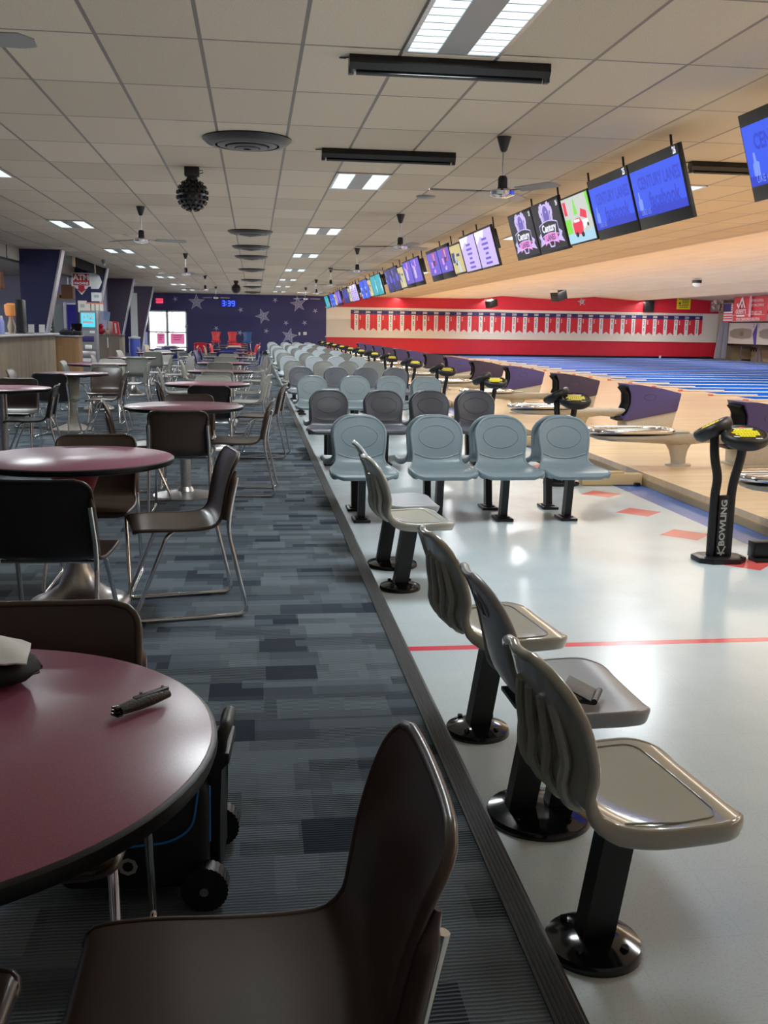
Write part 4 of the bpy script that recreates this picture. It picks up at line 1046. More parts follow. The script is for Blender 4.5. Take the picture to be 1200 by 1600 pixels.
    for (x, y), lab in [((-.645, 11.3), 'black studded effect ball hanging from the ceiling near the round vent'), ((-.64, 38.0), 'black studded effect ball far back near the clock')]:
        if e is None:
            e = thing('effect_ball', lab, 'effect ball', (x, y, CZ), 0, 'effect light balls')
            MB().box((0, 0, -.05), (.16, .12, .10), bev=.012).build('mount_box', M['blackp'], e)
            MB().cyl((0, 0, -.09), (0, 0, -.16), .055, .065, 20).build('neck', M['blackp'], e)
            MB().sphere((0, 0, -.29), .155, u=28, v=18).build('ball', M['blackp'], e)
            mb = MB()
            for i in range(1, 9):
                th = PI*i/9.0; n = max(4, int(18*math.sin(th)))
                for q in range(n):
                    ph = 2*PI*(q+.5*(i % 2))/n; d = Vector((math.sin(th)*math.cos(ph), math.sin(th)*math.sin(ph), math.cos(th)))
                    c = Vector((0, 0, -.29))+d*.158; mb.cyl(c, c+d*.018, .019, .017, 8)
            mb.build('lens_studs', M['blackgloss'], e)
            MB().tube([(.08, 0, -.035), (.11, 0, -.03), (.115, 0, -.055), (.08, 0, -.065)], .005, 6).build('cable', M['blackp'], e)
        else: dup(e, (x, y, CZ), 0, lab)
    # small camera domes and sensors
    for x, y, z, lab in [(14.71, 32.3, 3.17, 'white and black dome camera under the cream lane ceiling')]:
        t = thing('dome_camera', lab, 'camera', (x, y, z)); MB().lathe([(0, 0), (.16, 0), (.16, -.10), (0, -.10)], n=20).build('mount', M['blackp'], t); MB().sphere((0, 0, -.12), .14, (1, 1, .8)).build('dome', M['white'], t)
    t = thing('ceiling_sensor', 'small grey sensor under the ceiling on the left side', 'sensor', (-3.9, 27.5, CZ)); MB().lathe([(0, 0), (.06, 0), (.055, -.08), (.03, -.1), (0, -.1)], n=16).build('housing', M['greyd'], t); MB().sphere((0, 0, -.12), .045).build('eye', M['silver'], t)
    for x, y, z, rz, lab in [(12.7, 53.2, 3.05, 30, 'small black and white speaker under the lane ceiling, before the red wall'), (12.5, 40.5, 3.08, 30, 'larger black and white speaker hanging under the lane ceiling')]:
        t = thing('ceiling_speaker', lab, 'speaker', (x, y, z), R(rz), 'speakers under the lane ceiling')
        rot = Matrix.Rotation(R(-15), 3, 'Y')
        MB().box((0, 0, -.22), (.55, .42, .38), rot, bev=.02).build('cabinet', M['blackp'], t); MB().box((-.27, 0, -.155), (.04, .38, .34), rot).build('grille', M['white'], t)
        MB().tube([(0, 0, .03), (0, 0, -.06)], .025, 8).build('bracket', M['white'], t)
    t = thing('speaker', 'upright black speaker mounted on the red wall above the flags', 'speaker', (21.8, YEND-.062, 2.87)); MB().box((0, -.12, 0), (.56, .24, .62), bev=.02).build('cabinet', M['blackp'], t); MB().box((0, -.245, 0), (.48, .012, .54)).build('grille', M['blackm'], t); MB().box((0, .03, 0), (.1, .06, .10)).build('bracket', M['white'], t)
    t = thing('hanging_projector', 'small red device on a stem below the lilac monitors', 'projector', (4.8, 20.6, CZ)); MB().cyl((0, 0, .004), (0, 0, -.22), .02).build('stem', M['redt'], t); MB().box((0, 0, -.27), (.14, .26, .10), bev=.015).build('body', M['redt'], t); MB().cyl((-.11, 0, -.27), (-.07, 0, -.27), .03).build('lens_barrel', M['blackp'], t)
    # small round recessed disc
    t = thing('smoke_detector', 'flat round detector between the fans and the troffers', 'detector', (2.2, 13.0, CZ)); MB().lathe([(0, 0), (.13, 0), (.12, -.02), (.08, -.035), (0, -.035)], n=24).build('housing', M['greyd'], t); MB().lathe([(0, -.034), (.04, -.034), (.03, -.045), (0, -.045)], n=16).build('cap', M['silver'], t)
ceiling_things()

# ------------------------------------------------------------------ wall decoration
def wall_things():
    y = YEND-.004
    # pennants
    n = 32; x0, x1 = 5.17, 25.08; w = (x1-x0)/n
    meshes = []
    for v in range(4):
        rnd = random.Random(v+3); mb = MB(); h = 1.14; g = .22
        mb.mi = 0; mb.box((0, -.006, -g/2), (w*.995, .012, g))
        sw = .105
        for s in (-1, 1):
            mb.mi = 1; mb.prism([(s*sw, -g), (s*w*.4975, -g), (s*w*.4975, -h+.19), (s*sw, -h+.045)], -.010, 0, 'xz')
        mb.mi = 2; mb.prism([(-sw, -g), (sw, -g), (sw, -h+.045), (0, -h+.0), (-sw, -h+.045)], -.010, 0, 'xz')
        mb.mi = 2; mb.text('300', .17, Matrix.Translation((0, -.0135, -g/2)) @ Matrix.Rotation(PI/2, 4, 'X'), bold=.004)
        mb.mi = 3; zz = -g-.10
        for i in range(rnd.randint(6, 8)):
            if rnd.random() < .85: mb.box((rnd.uniform(-.01, .01), -.0115, zz), (rnd.uniform(.04, .06), .003, .06)); 
            zz -= .088
        if v % 2 == 0:
            mb.mi = 2
            for i in range(3): mb.box((w*.33, -.0115, -g-.10-.08*i), (.05, .003, .05))
        meshes.append(mb.mesh('pennant', [M['navy'], M['redp'], M['white'], M['darkp']], 0))
    for i in range(n):
        o = link('pennant', meshes[(i*7+i//3) % 4], None); o.location = (x0+w*(i+.5), y, 2.39)
        pos = 'in the middle of the row' if i == n//2 else (f"{ORD[i]} from the left end" if i < n//2 else f"{ORD[n-1-i]} from the right end")
        tag(o, f"red and white swallow-tailed 300 pennant on the back wall, {pos}", 'pennant', 'wall pennants')
    # stars on the navy wall
    def star(cx, cz, r, rot, lab, big, m='starp'):
        mb = MB(); pts = []
        for k in range(10):
            a = PI/2+rot+k*PI/5; q = r if k % 2 == 0 else r*(.40 if big else .30); pts.append((q*math.cos(a), q*math.sin(a)))
        mb.prism(pts, -.006, 0, 'xz'); mb.mi = 1
        if big:
            for k in range(5):
                a = PI/2+rot+k*2*PI/5
                for q in (-.35, .35): mb.box((r*.42*math.cos(a+q*.35), -.008, r*.42*math.sin(a+q*.35)), (r*.62, .003, .018), Matrix.Rotation(-a, 3, 'Y'))
        o = mb.build('wall_star', [M[m], M['navywall']], None, 0); o.location = (cx, y, cz); tag(o, lab, 'wall star', 'painted stars')
    star(-2.98, 2.64, .45, 0, 'large pale star above and right of the glass doors', True)
    star(.49, 1.97, .43, R(20), 'large tilted star in the middle of the navy wall', True)
    star(2.36, 2.64, .45, R(10), 'large star behind the ceiling fan near the monitors', True)
    star(1.88, .95, .45, R(-12), 'large star low on the navy wall above the seat rows', True)
    for (x, z), l in [((-4.07, 2.78), 'small star right of the exit sign'), ((-.68, 2.28), 'small star below and right of the clock'), ((-1.97, 1.30), 'small star above the red stools'), ((.66, 1.20), 'small star below the middle large star'), ((1.71, 1.64), 'small star left of the pair over the seats'), ((2.7, 1.66), 'small star right of the pair over the seats'), ((3.27, 2.29), 'small star near the right end of the navy wall'), ((1.14, 2.82), 'small star high up between the two upper large stars'), ((-3.55, 1.38), 'small star beside the glass door frame'), ((-.73, 1.08), 'small star between the red and blue stools')]:
        star(x, z, .16, random.uniform(0, 1), l, False)
    star(17.99, 3.05, .24, .2, 'small pale star on the red wall above the flags', True, 'white')
    for (x, z, s), l in [((2.42, 1.08, 0), 'small round thermostat on the navy wall'), ((2.72, 1.10, 1), 'small white square plate on the navy wall')]:
        t = thing('wall_plate', l, 'wall plate', (x, y, z)); MB().box((0, -.02, 0), (.10+.08*s, .03, .16), bev=.01).build('plate', M['white'], t); MB().box((0, -.037, 0), (.04, .006, .05)).build('switch', M['silver'], t)
    # clock
    t = thing('digital_clock', 'blue glowing digital wall clock reading 3:39', 'clock', (-1.31, y, 2.60))
    MB().box((0, -.03, 0), (.84, .06, .40), bev=.01).build('case', M['blackp'], t); MB().box((0, -.062, 0), (.80, .006, .36)).build('face', M['clockback'], t)
    seg = {'3': 'abgcd', '9': 'abcdfg'}; S = {'a': (0, .105, .085, .022), 'g': (0, 0, .085, .022), 'd': (0, -.105, .085, .022), 'b': (.052, .053, .022, .09), 'c': (.052, -.053, .022, .09), 'f': (-.052, .053, .022, .09), 'e': (-.052, -.053, .022, .09)}
    mb = MB()
    for ch, cx in (('3', -.26), ('3', .02), ('9', .24)):
        for q in seg[ch]:
            a, b, c, d = S[q]; mb.box((cx+a*1.3, -.067, b*1.2), (c*1.3, .006, d*1.2))
    for z in (-.055, .055): mb.box((-.12, -.067, z), (.03, .006, .03))
    mb.build('digits', M['clockled'], t, 0)
    # exit sign
    t = thing('exit_sign', 'red lit exit sign above the glass doors', 'sign', (-4.88, y, 2.67)); MB().box((0, -.04, 0), (.36, .08, .24), bev=.01).build('box', M['exit'], t)
    MB().text('EXIT', .17, Matrix.Translation((0, -.083, 0)) @ Matrix.Rotation(PI/2, 4, 'X'), bold=.004).build('lettering', M['redp'], t, 0)
    # yellow poster
    p = MB(); p.mi = 0; p.box((0, -.006, 0), (.80, .012, .64)); p.mi = 1
    p.text('!', .2, Matrix.Translation((-.27, -.0135, .0)) @ Matrix.Rotation(PI/2, 4, 'X')) if False else None
    for i, (a, b) in enumerate([(-.3, .3), (-.1, .3), (-.1, .3), (-.1, .3), (-.3, .3), (-.25, .25)]): p.box(((a+b)/2, -.013, .24-.09*i), (b-a, .004, .035))
    p.prism([(-.30, .02), (-.2, .08), (-.15, .0), (-.22, -.08)], -.015, -.011, 'xz')
    o = p.build('yellow_poster', [M['yellow'], M['darkp']], None, 0); o.location = (23.9, y, 3.06); tag(o, 'yellow poster with dark print high on the red wall', 'poster')
wall_things()

def lane_end():
    # curtain between the flag wall and the masking units
    mb = MB(); rings = []
    top, bot = [], []
    for k in range(25):
        s = k/24; top.append((26.0+.38*s, 53.7-.28*s+.05*math.sin(k*1.9), 2.12)); bot.append((25.75+.62*s, 53.7-.30*s+.05*math.sin(k*1.9), .05))
    for a, b in zip(zip(top, top[1:]), zip(bot, bot[1:])): mb.face([a[0], a[1], b[1], b[0]])
    bmesh.ops.remove_doubles(mb.bm, verts=mb.bm.verts, dist=.0005)
    o = mb.build('curtain', M['curtain'], None, 70); tag(o, 'grey curtain hanging beside the first pin lane', 'curtain')
    # masking units
    def mask(yc, a, b, lab):
        t = thing('masking_unit', lab, 'masking unit', (26.42, yc, 0), 0, 'pin masking units')
        P = lambda u, z: (u, z)    # u along -Y seen from the lanes
        mb = MB().box((.04, 0, 1.45), (.08, 3.26, 1.14)); mb.build('panel', M['offwhite'], t, 0)
        MB().box((.035, 0, .85), (.09, 3.26, .09)).build('dark_rail', M['blackm'], t, 0)
        up = lambda mb: mb.xf(Matrix(((0, 0, -1, 0), (-1, 0, 0, 0), (0, 1, 0, 0), (0, 0, 0, 1))))
        ov = [(-1.44, 1.30), (-1.0, 1.19), (0, 1.14), (.9, 1.19), (1.12, 1.28), (1.12, 1.62), (.9, 1.70), (0, 1.76), (-1.0, 1.70), (-1.44, 1.58)]
        mb = MB(); mb.mi = 0; mb.prism(ov, .001, .012, 'xy'); mb.mi = 1; mb.prism([(x*.95-.01, 1.45+(z-1.45)*.86) for x, z in ov], .011, .015, 'xy')
        up(mb).build('oval_window', [M['tan'], M['beigem']], t, 0)
        mb = MB().prism([(-.26, 1.33), (.16, 1.33), (.22, 1.56), (.10, 1.47), (.06, 1.63), (-.04, 1.50), (-.10, 1.64), (-.16, 1.50), (-.28, 1.58)], .015, .022, 'xy')
        up(mb).build('crown_emblem', M['podiumwood'], t, 0)
        mb = MB().prism([(1.18, 1.45), (1.60, 2.02), (1.60, .82), (1.40, .9)], .001, .018, 'xy'); up(mb).build('divider', M['purplep'], t, 0)
        mb = MB(); mb.text(a, .26, Matrix.Translation((-1.50, 1.88, .002))); mb.text(b, .26, Matrix.Translation((1.22, 1.88, .002)), bold=.006); up(mb).build('lane_numbers', M['darkp'], t, 0)
    mask(51.85, '1', '2', 'white masking unit of lanes 1 and 2 with tan oval window'); mask(51.85-PIT, '3', '4', 'white masking unit of lanes 3 and 4 at the right edge')
    # pit behind
    t = thing('pin_pit', 'open pin pit under the masking of lanes 1 and 2', 'pin pit', (26.6, 51.85, AP-.15))
    MB().box((1.3, 0, .5), (.06, 3.2, 1.0)).build('pit_curtain', M['tan'], t, 0)
    for yy in (1.55, .3, -1.55): MB().box((0, yy, .43), (.04, .04, .9)).build('leg', M['greyd'], t, 0)
    MB().prism([(-1.45, .05), (-.2, .05), (-.9, .62), (-1.2, .70)], .3, .36, 'yz').build('ball_guard', M['steel'], t, 0)
    MB().box((.2, .95, .08), (.3, 1.0, .05)).build('sweep_bar', M['white'], t); MB().box((.15, .0, .12), (.3, .5, .16), bev=.03).build('sweep_motor', M['blackp'], t)
    mb = MB()
    for q in range(3): mb.tube([(.2, -.35-.25*q, .85), (.2, -.45-.25*q, .62), (.2, -.55-.25*q, .85)], .02, 6)
    mb.build('linkage', M['blackm'], t)
    t = thing('pit_mat', 'dark debris lying on the lane edge below the red wall', 'mat', (25.2, 53.6, AP)); MB().box((0, 0, .07), (.5, .3, .14), bev=.05).build('heap', M['blackp'], t); MB().box((-.3, 0, .03), (.2, .2, .06), bev=.02).build('flap', M['bagcloth'], t)
    t = thing('white_cup', 'tiny white cup on the lane edge at the foot of the red wall', 'cup', (22.6, 53.7, AP)); MB().lathe([(0, 0), (.05, 0), (.065, .14), (.058, .14), (.045, .01), (0, .01)], n=16).build('cup_body', M['white'], t); MB().lathe([(.066, .135), (.07, .14), (.066, .146), (.06, .14), (.066, .135)], n=16).build('rim', M['white'], t)
    # hanging banner, flag and photo board in front of the end wall: facing -X
    up = Matrix(((0, 0, -1, 0), (-1, 0, 0, 0), (0, 1, 0, 0), (0, 0, 0, 1)))
    t = thing('advert_banner', 'red advertising banner with white tick mark hanging above the lanes', 'banner', (24.6, 0, 0))
    def P(px, pz): return None
    yl, yr, z0, z1 = 49.4, 46.0, 2.08, 3.27; W = yl-yr; cy = (yl+yr)/2
    mb = MB(); n = 20
    for i in range(n):
        a, b = i/n, (i+1)/n; f = lambda s: .03*math.sin(s*14)
        mb.face([(f(a), yl-W*a, z0), (f(b), yl-W*b, z0), (f(b), yl-W*b, z1), (f(a), yl-W*a, z1)])
    bmesh.ops.remove_doubles(mb.bm, verts=mb.bm.verts, dist=.0005); mb.build('cloth', M['redp'], t, 70)
    B = Matrix.Translation((-.05, cy, (z0+z1)/2)) @ up
    mb = MB()
    mb.prism([(-1.30, .22), (-1.18, .30), (-1.08, .14), (-.80, .58), (-.70, .58), (-.36, .05), (-.48, .05), (-.74, .43), (-1.08, .0)], 0, .004, 'xy')
    mb.prism([(-.80, .06), (-.68, .06), (-.68, .22), (-.74, .27), (-.80, .22)], 0, .004, 'xy')
    mb.text("GILBERT'S", .30, Matrix.Translation((-.82, -.14, 0)), bold=.004, sx=.82); mb.box((-.82, -.34, .002), (.85, .07, .004)); mb.box((.0, -.30, .002), (W*.95, .012, .004))
    mb.text('77-452-239', .25, Matrix.Translation((.80, -.22, 0)), sx=.9); mb.text('YOUR CRAWLSPACE SOLUTION', .19, Matrix.Translation((-.05, -.52, 0)), bold=.003, sx=.88)
    mb.text('MOISTURE CONTROL', .17, Matrix.Translation((.72, .38, 0)), sx=.85); mb.text('STRUCTURAL DAMAGE', .17, Matrix.Translation((.72, .16, 0)), sx=.85)
    mb.xf(B); mb.build('lettering', M['white'], t, 0)
    mb = MB().box((.12, .15, -.001), (.25, 1.1, .002)); mb.xf(B); mb.build('pale_stripe', mat('faded pink stripe', srgb(236, 170, 176), .6), t, 0)
    MB().cyl((0, yl-.1, z1), (0, yl-.1, 3.30), .01).cyl((0, yr+.1, z1), (0, yr+.1, 3.30), .01).build('cord', M['greyd'], t)
    # flag
    t = thing('hanging_flag', 'hanging flag with a navy canton and red and white stripes left of the banner', 'flag', (25.0, 50.8, 2.5))
    mb = MB(); mb.mi = 0; mb.box((0, .08, .29), (.01, .80, .42)); mb.mi = 1; mb.box((0, -.42, .29), (.01, .2, .42)); mb.box((0, 0, -.18), (.01, 1.0, .52)); mb.mi = 2
    for i in range(4): mb.box((-.007, 0, -.03-.13*i), (.004, 1.0, .065))
    for i in range(4): mb.box((-.007, -.42, .46-.11*i), (.004, .2, .05))
    mb.build('cloth', [M['navy'], M['white'], M['redp']], t, 0); MB().box((0, 0, .51), (.02, 1.04, .03)).build('rod', M['greyd'], t)
    t = thing('photo_board', 'patchwork photo poster above the end of the flag wall', 'poster', (25.4, 53.0, 3.02))
    mb = MB(); rnd = random.Random(5); mb.mi = 0; mb.box((0, 0, 0), (.012, 1.5, .78))
    for i in range(22):
        mb.mi = 1+i % 5; mb.box((-.008-.0003*i, rnd.uniform(-.62, .62), rnd.uniform(-.3, .3)), (.004, rnd.uniform(.1, .3), rnd.uniform(.08, .25)))
    mb.build('print', [M['greyd'], M['offwhite'], M['darkp'], M['tan'], M['beigem'], M['redt']], t, 0); MB().box((0, 0, .40), (.02, 1.52, .02)).build('top_rail', M['greyd'], t)
lane_end()

# ------------------------------------------------------------------ snack counter side
def counter_side():
    # long snack counter
    t = thing('snack_counter', 'long plank-fronted snack counter with a pale grey top on the left', 'counter', (-4.95, 18.2, 0))
    MB().box((0, 0, .575), (.9, 11.0, 1.15)).build('plank_front', M['counterwood'], t, 0)
    MB().box((0, 0, 1.17), (1.06, 11.3, .05), bev=.012).build('counter_top', M['steel'], t)
    Z = 1.196
    def on(name, lab, cat, x, y, z=Z): return thing(name, lab, cat, (x, y, z))
    t = on('drinking_cup', 'white lidded cup at the left end of the counter top', 'cup', -4.75, 19.4); MB().lathe([(0, 0), (.055, 0), (.075, .20), (0, .20)], n=20).build('cup_body', M['white'], t); MB().lathe([(0, .20), (.08, .20), (.08, .22), (.05, .235), (0, .235)], n=20).build('lid', M['silver'], t); MB().cyl((.01, 0, .23), (.02, 0, .34), .006).build('straw', M['white'], t)
    t = on('blue_bottle', 'pale blue bottle on the counter top beside the cup', 'bottle', -4.8, 20.1); MB().lathe([(0, 0), (.05, 0), (.055, .02), (.052, .22), (.025, .30), (0, .30)], n=18).build('bottle_body', mat('pale blue plastic', srgb(150, 160, 226), .3), t); MB().cyl((0, 0, .30), (0, 0, .34), .026).build('cap', M['white'], t)
    for i, (x, y) in enumerate([(-5.05, 19.9), (-5.08, 20.25)]):
        t = on('beer_tap', ['red tap handle nearer the left edge', 'red tap handle beside the first one'][i], 'tap', x, y); MB().cyl((0, 0, 0), (0, 0, .30), .02).build('column', M['chrome'], t); MB().lathe([(0, .28), (.02, .28), (.035, .42), (.03, .52), (0, .53)], n=14).build('handle', M['redm'], t)
    t = on('cash_register_screen', 'tall black upright screen on the counter in front of the nearest column', 'monitor', -4.83, 21.9); MB().box((0, 0, .36), (.16, .30, .66), bev=.02).build('screen', M['blackp'], t); MB().box((0, 0, .015), (.2, .3, .03), bev=.008).build('foot', M['blackp'], t)
    for i, (x, y, m) in enumerate([(-4.72, 22.3, 'paper'), (-4.62, 22.9, 'white')]):
        t = on('card_stand', ['white card stand left of its neighbour, before the column', 'second white card stand, nearer the counter end'][i], 'card stand', x, y); MB().box((0, 0, .10), (.12, .02, .17), Matrix.Rotation(R(-8), 3, 'X')).build('card', M[m], t); MB().box((0, 0, .008), (.12, .06, .016)).build('foot', M['silver'], t)
    t = on('pin_lamp', 'warm orange lamp shaped shade on a pale pin stand at the counter', 'lamp', -5.1, 22.2); MB().lathe([(0, 0), (.06, 0), (.085, .14), (.045, .28), (.05, .34), (0, .36)], n=20).build('stand', M['beigeshell'], t); MB().lathe([(.10, .36), (.12, .42), (.13, .58), (.06, .62), (0, .62), (0, .36)], n=20).build('shade', M['orange'], t)
    t = thing('hanging_tube', 'thin pale pipe dropping from the bulkhead to the counter', 'pipe', (-4.98, 20.5, Z)); MB().cyl((0, 0, 0), (0, 0, 1.55), .018).build('pipe', M['white'], t); MB().cyl((0, 0, 0), (0, 0, .02), .05).build('flange', M['white'], t)
    # podium with bag, register and tower
    t = thing('wooden_podium', 'brown board-clad podium between the counter and the cash machine', 'podium', (-5.1, 28.2, 0)); MB().prism([(-.40, -.35), (.32, -.35), (.40, -.2), (.40, .35), (-.40, .35)], 0, 1.07, 'xy').build('body', M['podiumwood'], t, 0); MB().box((0, 0, 1.085), (.88, .80, .03), bev=.008).build('top', M['steel'], t)
    Z2 = 1.101
    t = on('black_bag', 'low black bag on the brown podium', 'bag', -5.05, 28.1, Z2); MB().sphere((0, 0, .075), .1, (2.0, 1.3, .75)).build('bag_body', M['bagcloth'], t); MB().tube([(-.1, 0, .13), (-.05, 0, .17), (.05, 0, .17), (.1, 0, .13)], .01, 8).build('strap', M['blackp'], t)
    t = on('register', 'black register terminal on the brown podium', 'register', -4.82, 28.35, Z2); MB().box((0, .05, .06), (.28, .26, .12), bev=.01).build('base', M['blackp'], t); MB().box((0, .08, .21), (.30, .05, .22), Matrix.Rotation(R(-18), 3, 'X'), bev=.01).build('display', M['blackgloss'], t)
    t = thing('counter_tower', 'black dotted bottle rack standing left of the brown podium', 'rack', (-5.33, 27.6, 0)); MB().box((0, 0, .85), (.16, .2, 1.7), bev=.02).build('tower', M['blackp'], t)
    mb = MB()
    for k in range(5): mb.box((.0, -.102, 1.15+.10*k), (.09, .006, .045))
    mb.build('labels', M['silver'], t); MB().sphere((0, 0, 1.78), .09).build('top_knob', M['greyd'], t)
    # cash machine
    t = thing('cash_machine', 'grey cash machine with glowing cyan screen in front of the second column', 'cash machine', (-4.87, 30.9, 0))
    MB().prism([(-.22, 0), (.22, 0), (.22, .55), (.20, 1.0), (.06, 1.25), (.06, 1.76), (.24, 1.76), (.24, .0)][0:0] or [(-.25, 0), (.25, 0), (.25, 1.05), (.16, 1.22), (.12, 1.80), (-.25, 1.80)], -.24, .24, 'yz', bev=.01).xf(Matrix(((0, -1, 0, 0), (-1, 0, 0, 0), (0, 0, 1, 0), (0, 0, 0, 1))) if False else Matrix.Rotation(-PI/2, 4, 'Z') @ Matrix.Rotation(PI, 4, 'Z') if False else Matrix.Rotation(PI, 4, 'Z')).build('cabinet', M['greyd'], t)
    s = MB().box((0, -.165, 1.53), (.40, .02, .42), Matrix.Rotation(R(-4), 3, 'X')).build('screen', M['atmscr'], t)
    mb = MB().text('ATM', .16, Matrix.Translation((0, -.178, 1.60)) @ Matrix.Rotation(R(86), 4, 'X'), bold=.005); mb.box((0, -.174, 1.72), (.36, .01, .03)).box((0, -.179, 1.45), (.30, .006, .10)); mb.build('screen_text', M['white'], s, 0)
    MB().box((.12, -.235, 1.18), (.14, .02, .07)).text('ATM', .07, Matrix.Translation((.12, -.247, 1.18)) @ Matrix.Rotation(PI/2, 4, 'X')).build('brand_plate', M['white'], t, 0)
    MB().box((0, -.25, .98), (.34, .03, .16), bev=.008).build('keypad', M['navy'], t); MB().box((0, -.26, .74), (.20, .03, .12), bev=.03).build('cash_slot', M['white'], t); MB().box((0, -.258, .52), (.40, .02, .20), bev=.005).build('door', M['dullchrome'], t); MB().box((0, -.258, .36), (.40, .012, .10)).build('notice', M['paper'], t)
    # hanging sign
    t = thing('cash_machine_sign', 'hanging white sign reading ATM machine with a red down arrow', 'sign', (-5.03, 30.8, 2.58))
    MB().prism([(-.28, -.08), (.28, -.08), (.28, .31), (-.28, .31)], -.01, .01, 'xz').prism([(-.2, -.08), (.2, -.08), (.0, -.33)], -.01, .01, 'xz').build('board', M['paper'], t, 0)
    mb = MB().box((0, -.012, .115), (.46, .006, .34)); mb.prism([(-.09, -.06), (.09, -.06), (.09, -.15), (.15, -.15), (0, -.27), (-.15, -.15), (-.09, -.15)], -.016, -.009, 'xz'); mb.build('red_print', M['redm'], t, 0)
    mm = lambda z: Matrix.Translation((0, -.017, z)) @ Matrix.Rotation(PI/2, 4, 'X')
    MB().text('ATM', .22, mm(.17), bold=.008).text('MACHINE', .092, mm(.005), bold=.003).build('lettering', M['white'], t, 0)
    MB().cyl((-.2, 0, .31), (-.2, 0, .499), .006).cyl((.2, 0, .31), (.2, 0, .499), .006).build('hanger', M['greyd'], t)
    t = thing('arrow_board', 'plain white arrow board beside the ATM sign', 'sign', (-4.66, 30.95, 2.64)); MB().prism([(-.12, -.2), (.10, -.2), (.2, .0), (.10, .26), (-.12, .26)], -.008, .008, 'xz').build('board', M['paper'], t, 0); MB().cyl((0, 0, .25), (0, 0, .439), .005).build('hanger', M['greyd'], t)
    for i, (x, z, w, h, l) in enumerate([(-4.70, 2.22, .30, .26, 'blank white notice under the arrow board'), (-5.12, 1.93, .26, .34, 'cream notice sheet on the second column, left of the card rack'), (-5.05, 1.55, .10, .24, 'narrow white slip left of the cash machine screen')]):
        t = thing('notice_sheet', l, 'notice', (x, 31.393, z)); MB().box((0, 0, 0), (w, .01, h)).build('sheet', M[['paper', 'offwhite', 'paper'][i]], t); MB().box((0, -.008, .02), (w*.5, .004, h*.3)).build('print', M['silver'], t)
    t = thing('card_rack', 'row of small cream cards pinned on the second column', 'card rack', (-4.75, 31.393, 1.93)); 
    for q in range(4): MB().box((-.19+.125*q, -.01, -.02), (.10, .01, .20)).build('card', M['offwhite'], t)
    MB().box((0, 0, .10), (.52, .012, .05)).build('rail', M['redt'], t)
    # framed black menu boards above
    for i, (y, w) in enumerate(((28.0, 3.1), (30.5, 1.5))):
        t = thing('menu_board', ['black menu board hanging under the ceiling, nearer one', 'black menu board hanging under the ceiling, farther one'][i], 'menu board', (-4.48, y, 2.95), R(90)); MB().box((0, 0, 0), (w, .05, .24)).build('panel', M['black matte'], t); MB().box((-w/2-.04, 0, .0), (.07, .06, .25)).build('frame_post', M['tan'], t)
    # prize podium
    t = thing('prize_podium', 'grey-brown board podium with prizes on top, right of the cash machine', 'podium', (-4.82, 35.2, 0)); MB().prism([(-.42, -.35), (.30, -.35), (.40, -.15), (.40, .35), (-.42, .35)], 0, 1.05, 'xy').build('body', M['greywood'], t, 0); MB().box((-.08, -.356, .80), (.04, .012, .34)).build('white_tag', M['paper'], t); MB().box((0, 0, 1.06), (.86, .78, .02)).build('top', M['greyd'], t)
    Z3 = 1.071
    for i, (x, y, m1, lab) in enumerate([(-4.62, 35.0, 'redp', 'red and white striped prize box, right end of the prize podium'), (-4.82, 35.35, 'white', 'pale prize box in the middle of the prize podium')]):
        t = on('prize_box', lab, 'box', x, y, Z3); MB().prism([(-.12, 0), (.12, 0), (.06, .42), (-.10, .45)], -.1, .1, 'xz').build('box_body', M[m1], t); MB().prism([(-.02, .05), (.03, .05), (.0, .38), (-.05, .38)], -.104, -.1, 'xz').build('stripe', M['paper'], t, 0)
    for i, (x, m1, r, lab) in enumerate([(-5.12, 'redm', .13, 'dark red plush ball on the prize podium'), (-4.92, 'tan', .08, 'tan plush toy on the prize podium'), (-5.17, 'silver', .12, 'grey plush toy on the prize podium behind the red ball')]):
        t = on('plush_toy', lab, 'toy', x, 34.98+.27*(i == 2), Z3); MB().sphere((0, 0, r*.95), r, (1, 1, .95)).build('body', M[m1], t); MB().sphere((0, 0, r*2.2), r*.6).build('head', M[m1], t)
    t = on('blue_card', 'light blue card leaning at the back of the prize podium', 'card', -5.0, 35.48, Z3); MB().box((0, 0, .62), (.22, .01, .30), Matrix.Rotation(R(8), 3, 'Y')).build('sheet', mat('light blue card', srgb(160, 190, 240), .5), t); MB().box((0, 0, .24), (.02, .012, .48)).build('stick', M['white'], t)
    # white hanging strip and stroller shape behind third column
    t = thing('hanging_strip', 'narrow white printed strip hanging by the third column', 'banner', (-4.62, 40.2, 1.2)); MB().box((0, 0, .55), (.26, .02, 1.75)).build('strip', M['paper'], t); MB().box((0, 0, -.36), (.34, .04, .06)).build('weight_bar', M['white'], t); MB().cyl((0, 0, 1.42), (0, 0, 1.879), .01).build('cord', M['white'], t)
    t = thing('blue_bin', 'blue and white bin beside the third column', 'bin', (-4.55, 39.5, 0)); MB().lathe([(0, 0), (.18, 0), (.22, .6), (.20, .9), (0, .92)], n=20).build('bin_body', mat('blue bin', srgb(70, 90, 190), .5), t); MB().lathe([(.2, .88), (.23, .9), (.23, .95), (0, .99)], n=20).build('lid', M['paper'], t)
    t = thing('blue_stand', 'pale blue leaning panel beside the glass doors', 'panel', (-5.05, 47.0, 0), R(8)); MB().box((0, 0, .55), (.45, .05, 1.1), Matrix.Rotation(R(-6), 3, 'X')).build('panel', mat('pale blue panel', srgb(170, 180, 240), .5), t); MB().box((0, .12, .3), (.05, .3, .6)).build('strut', M['steel'], t)
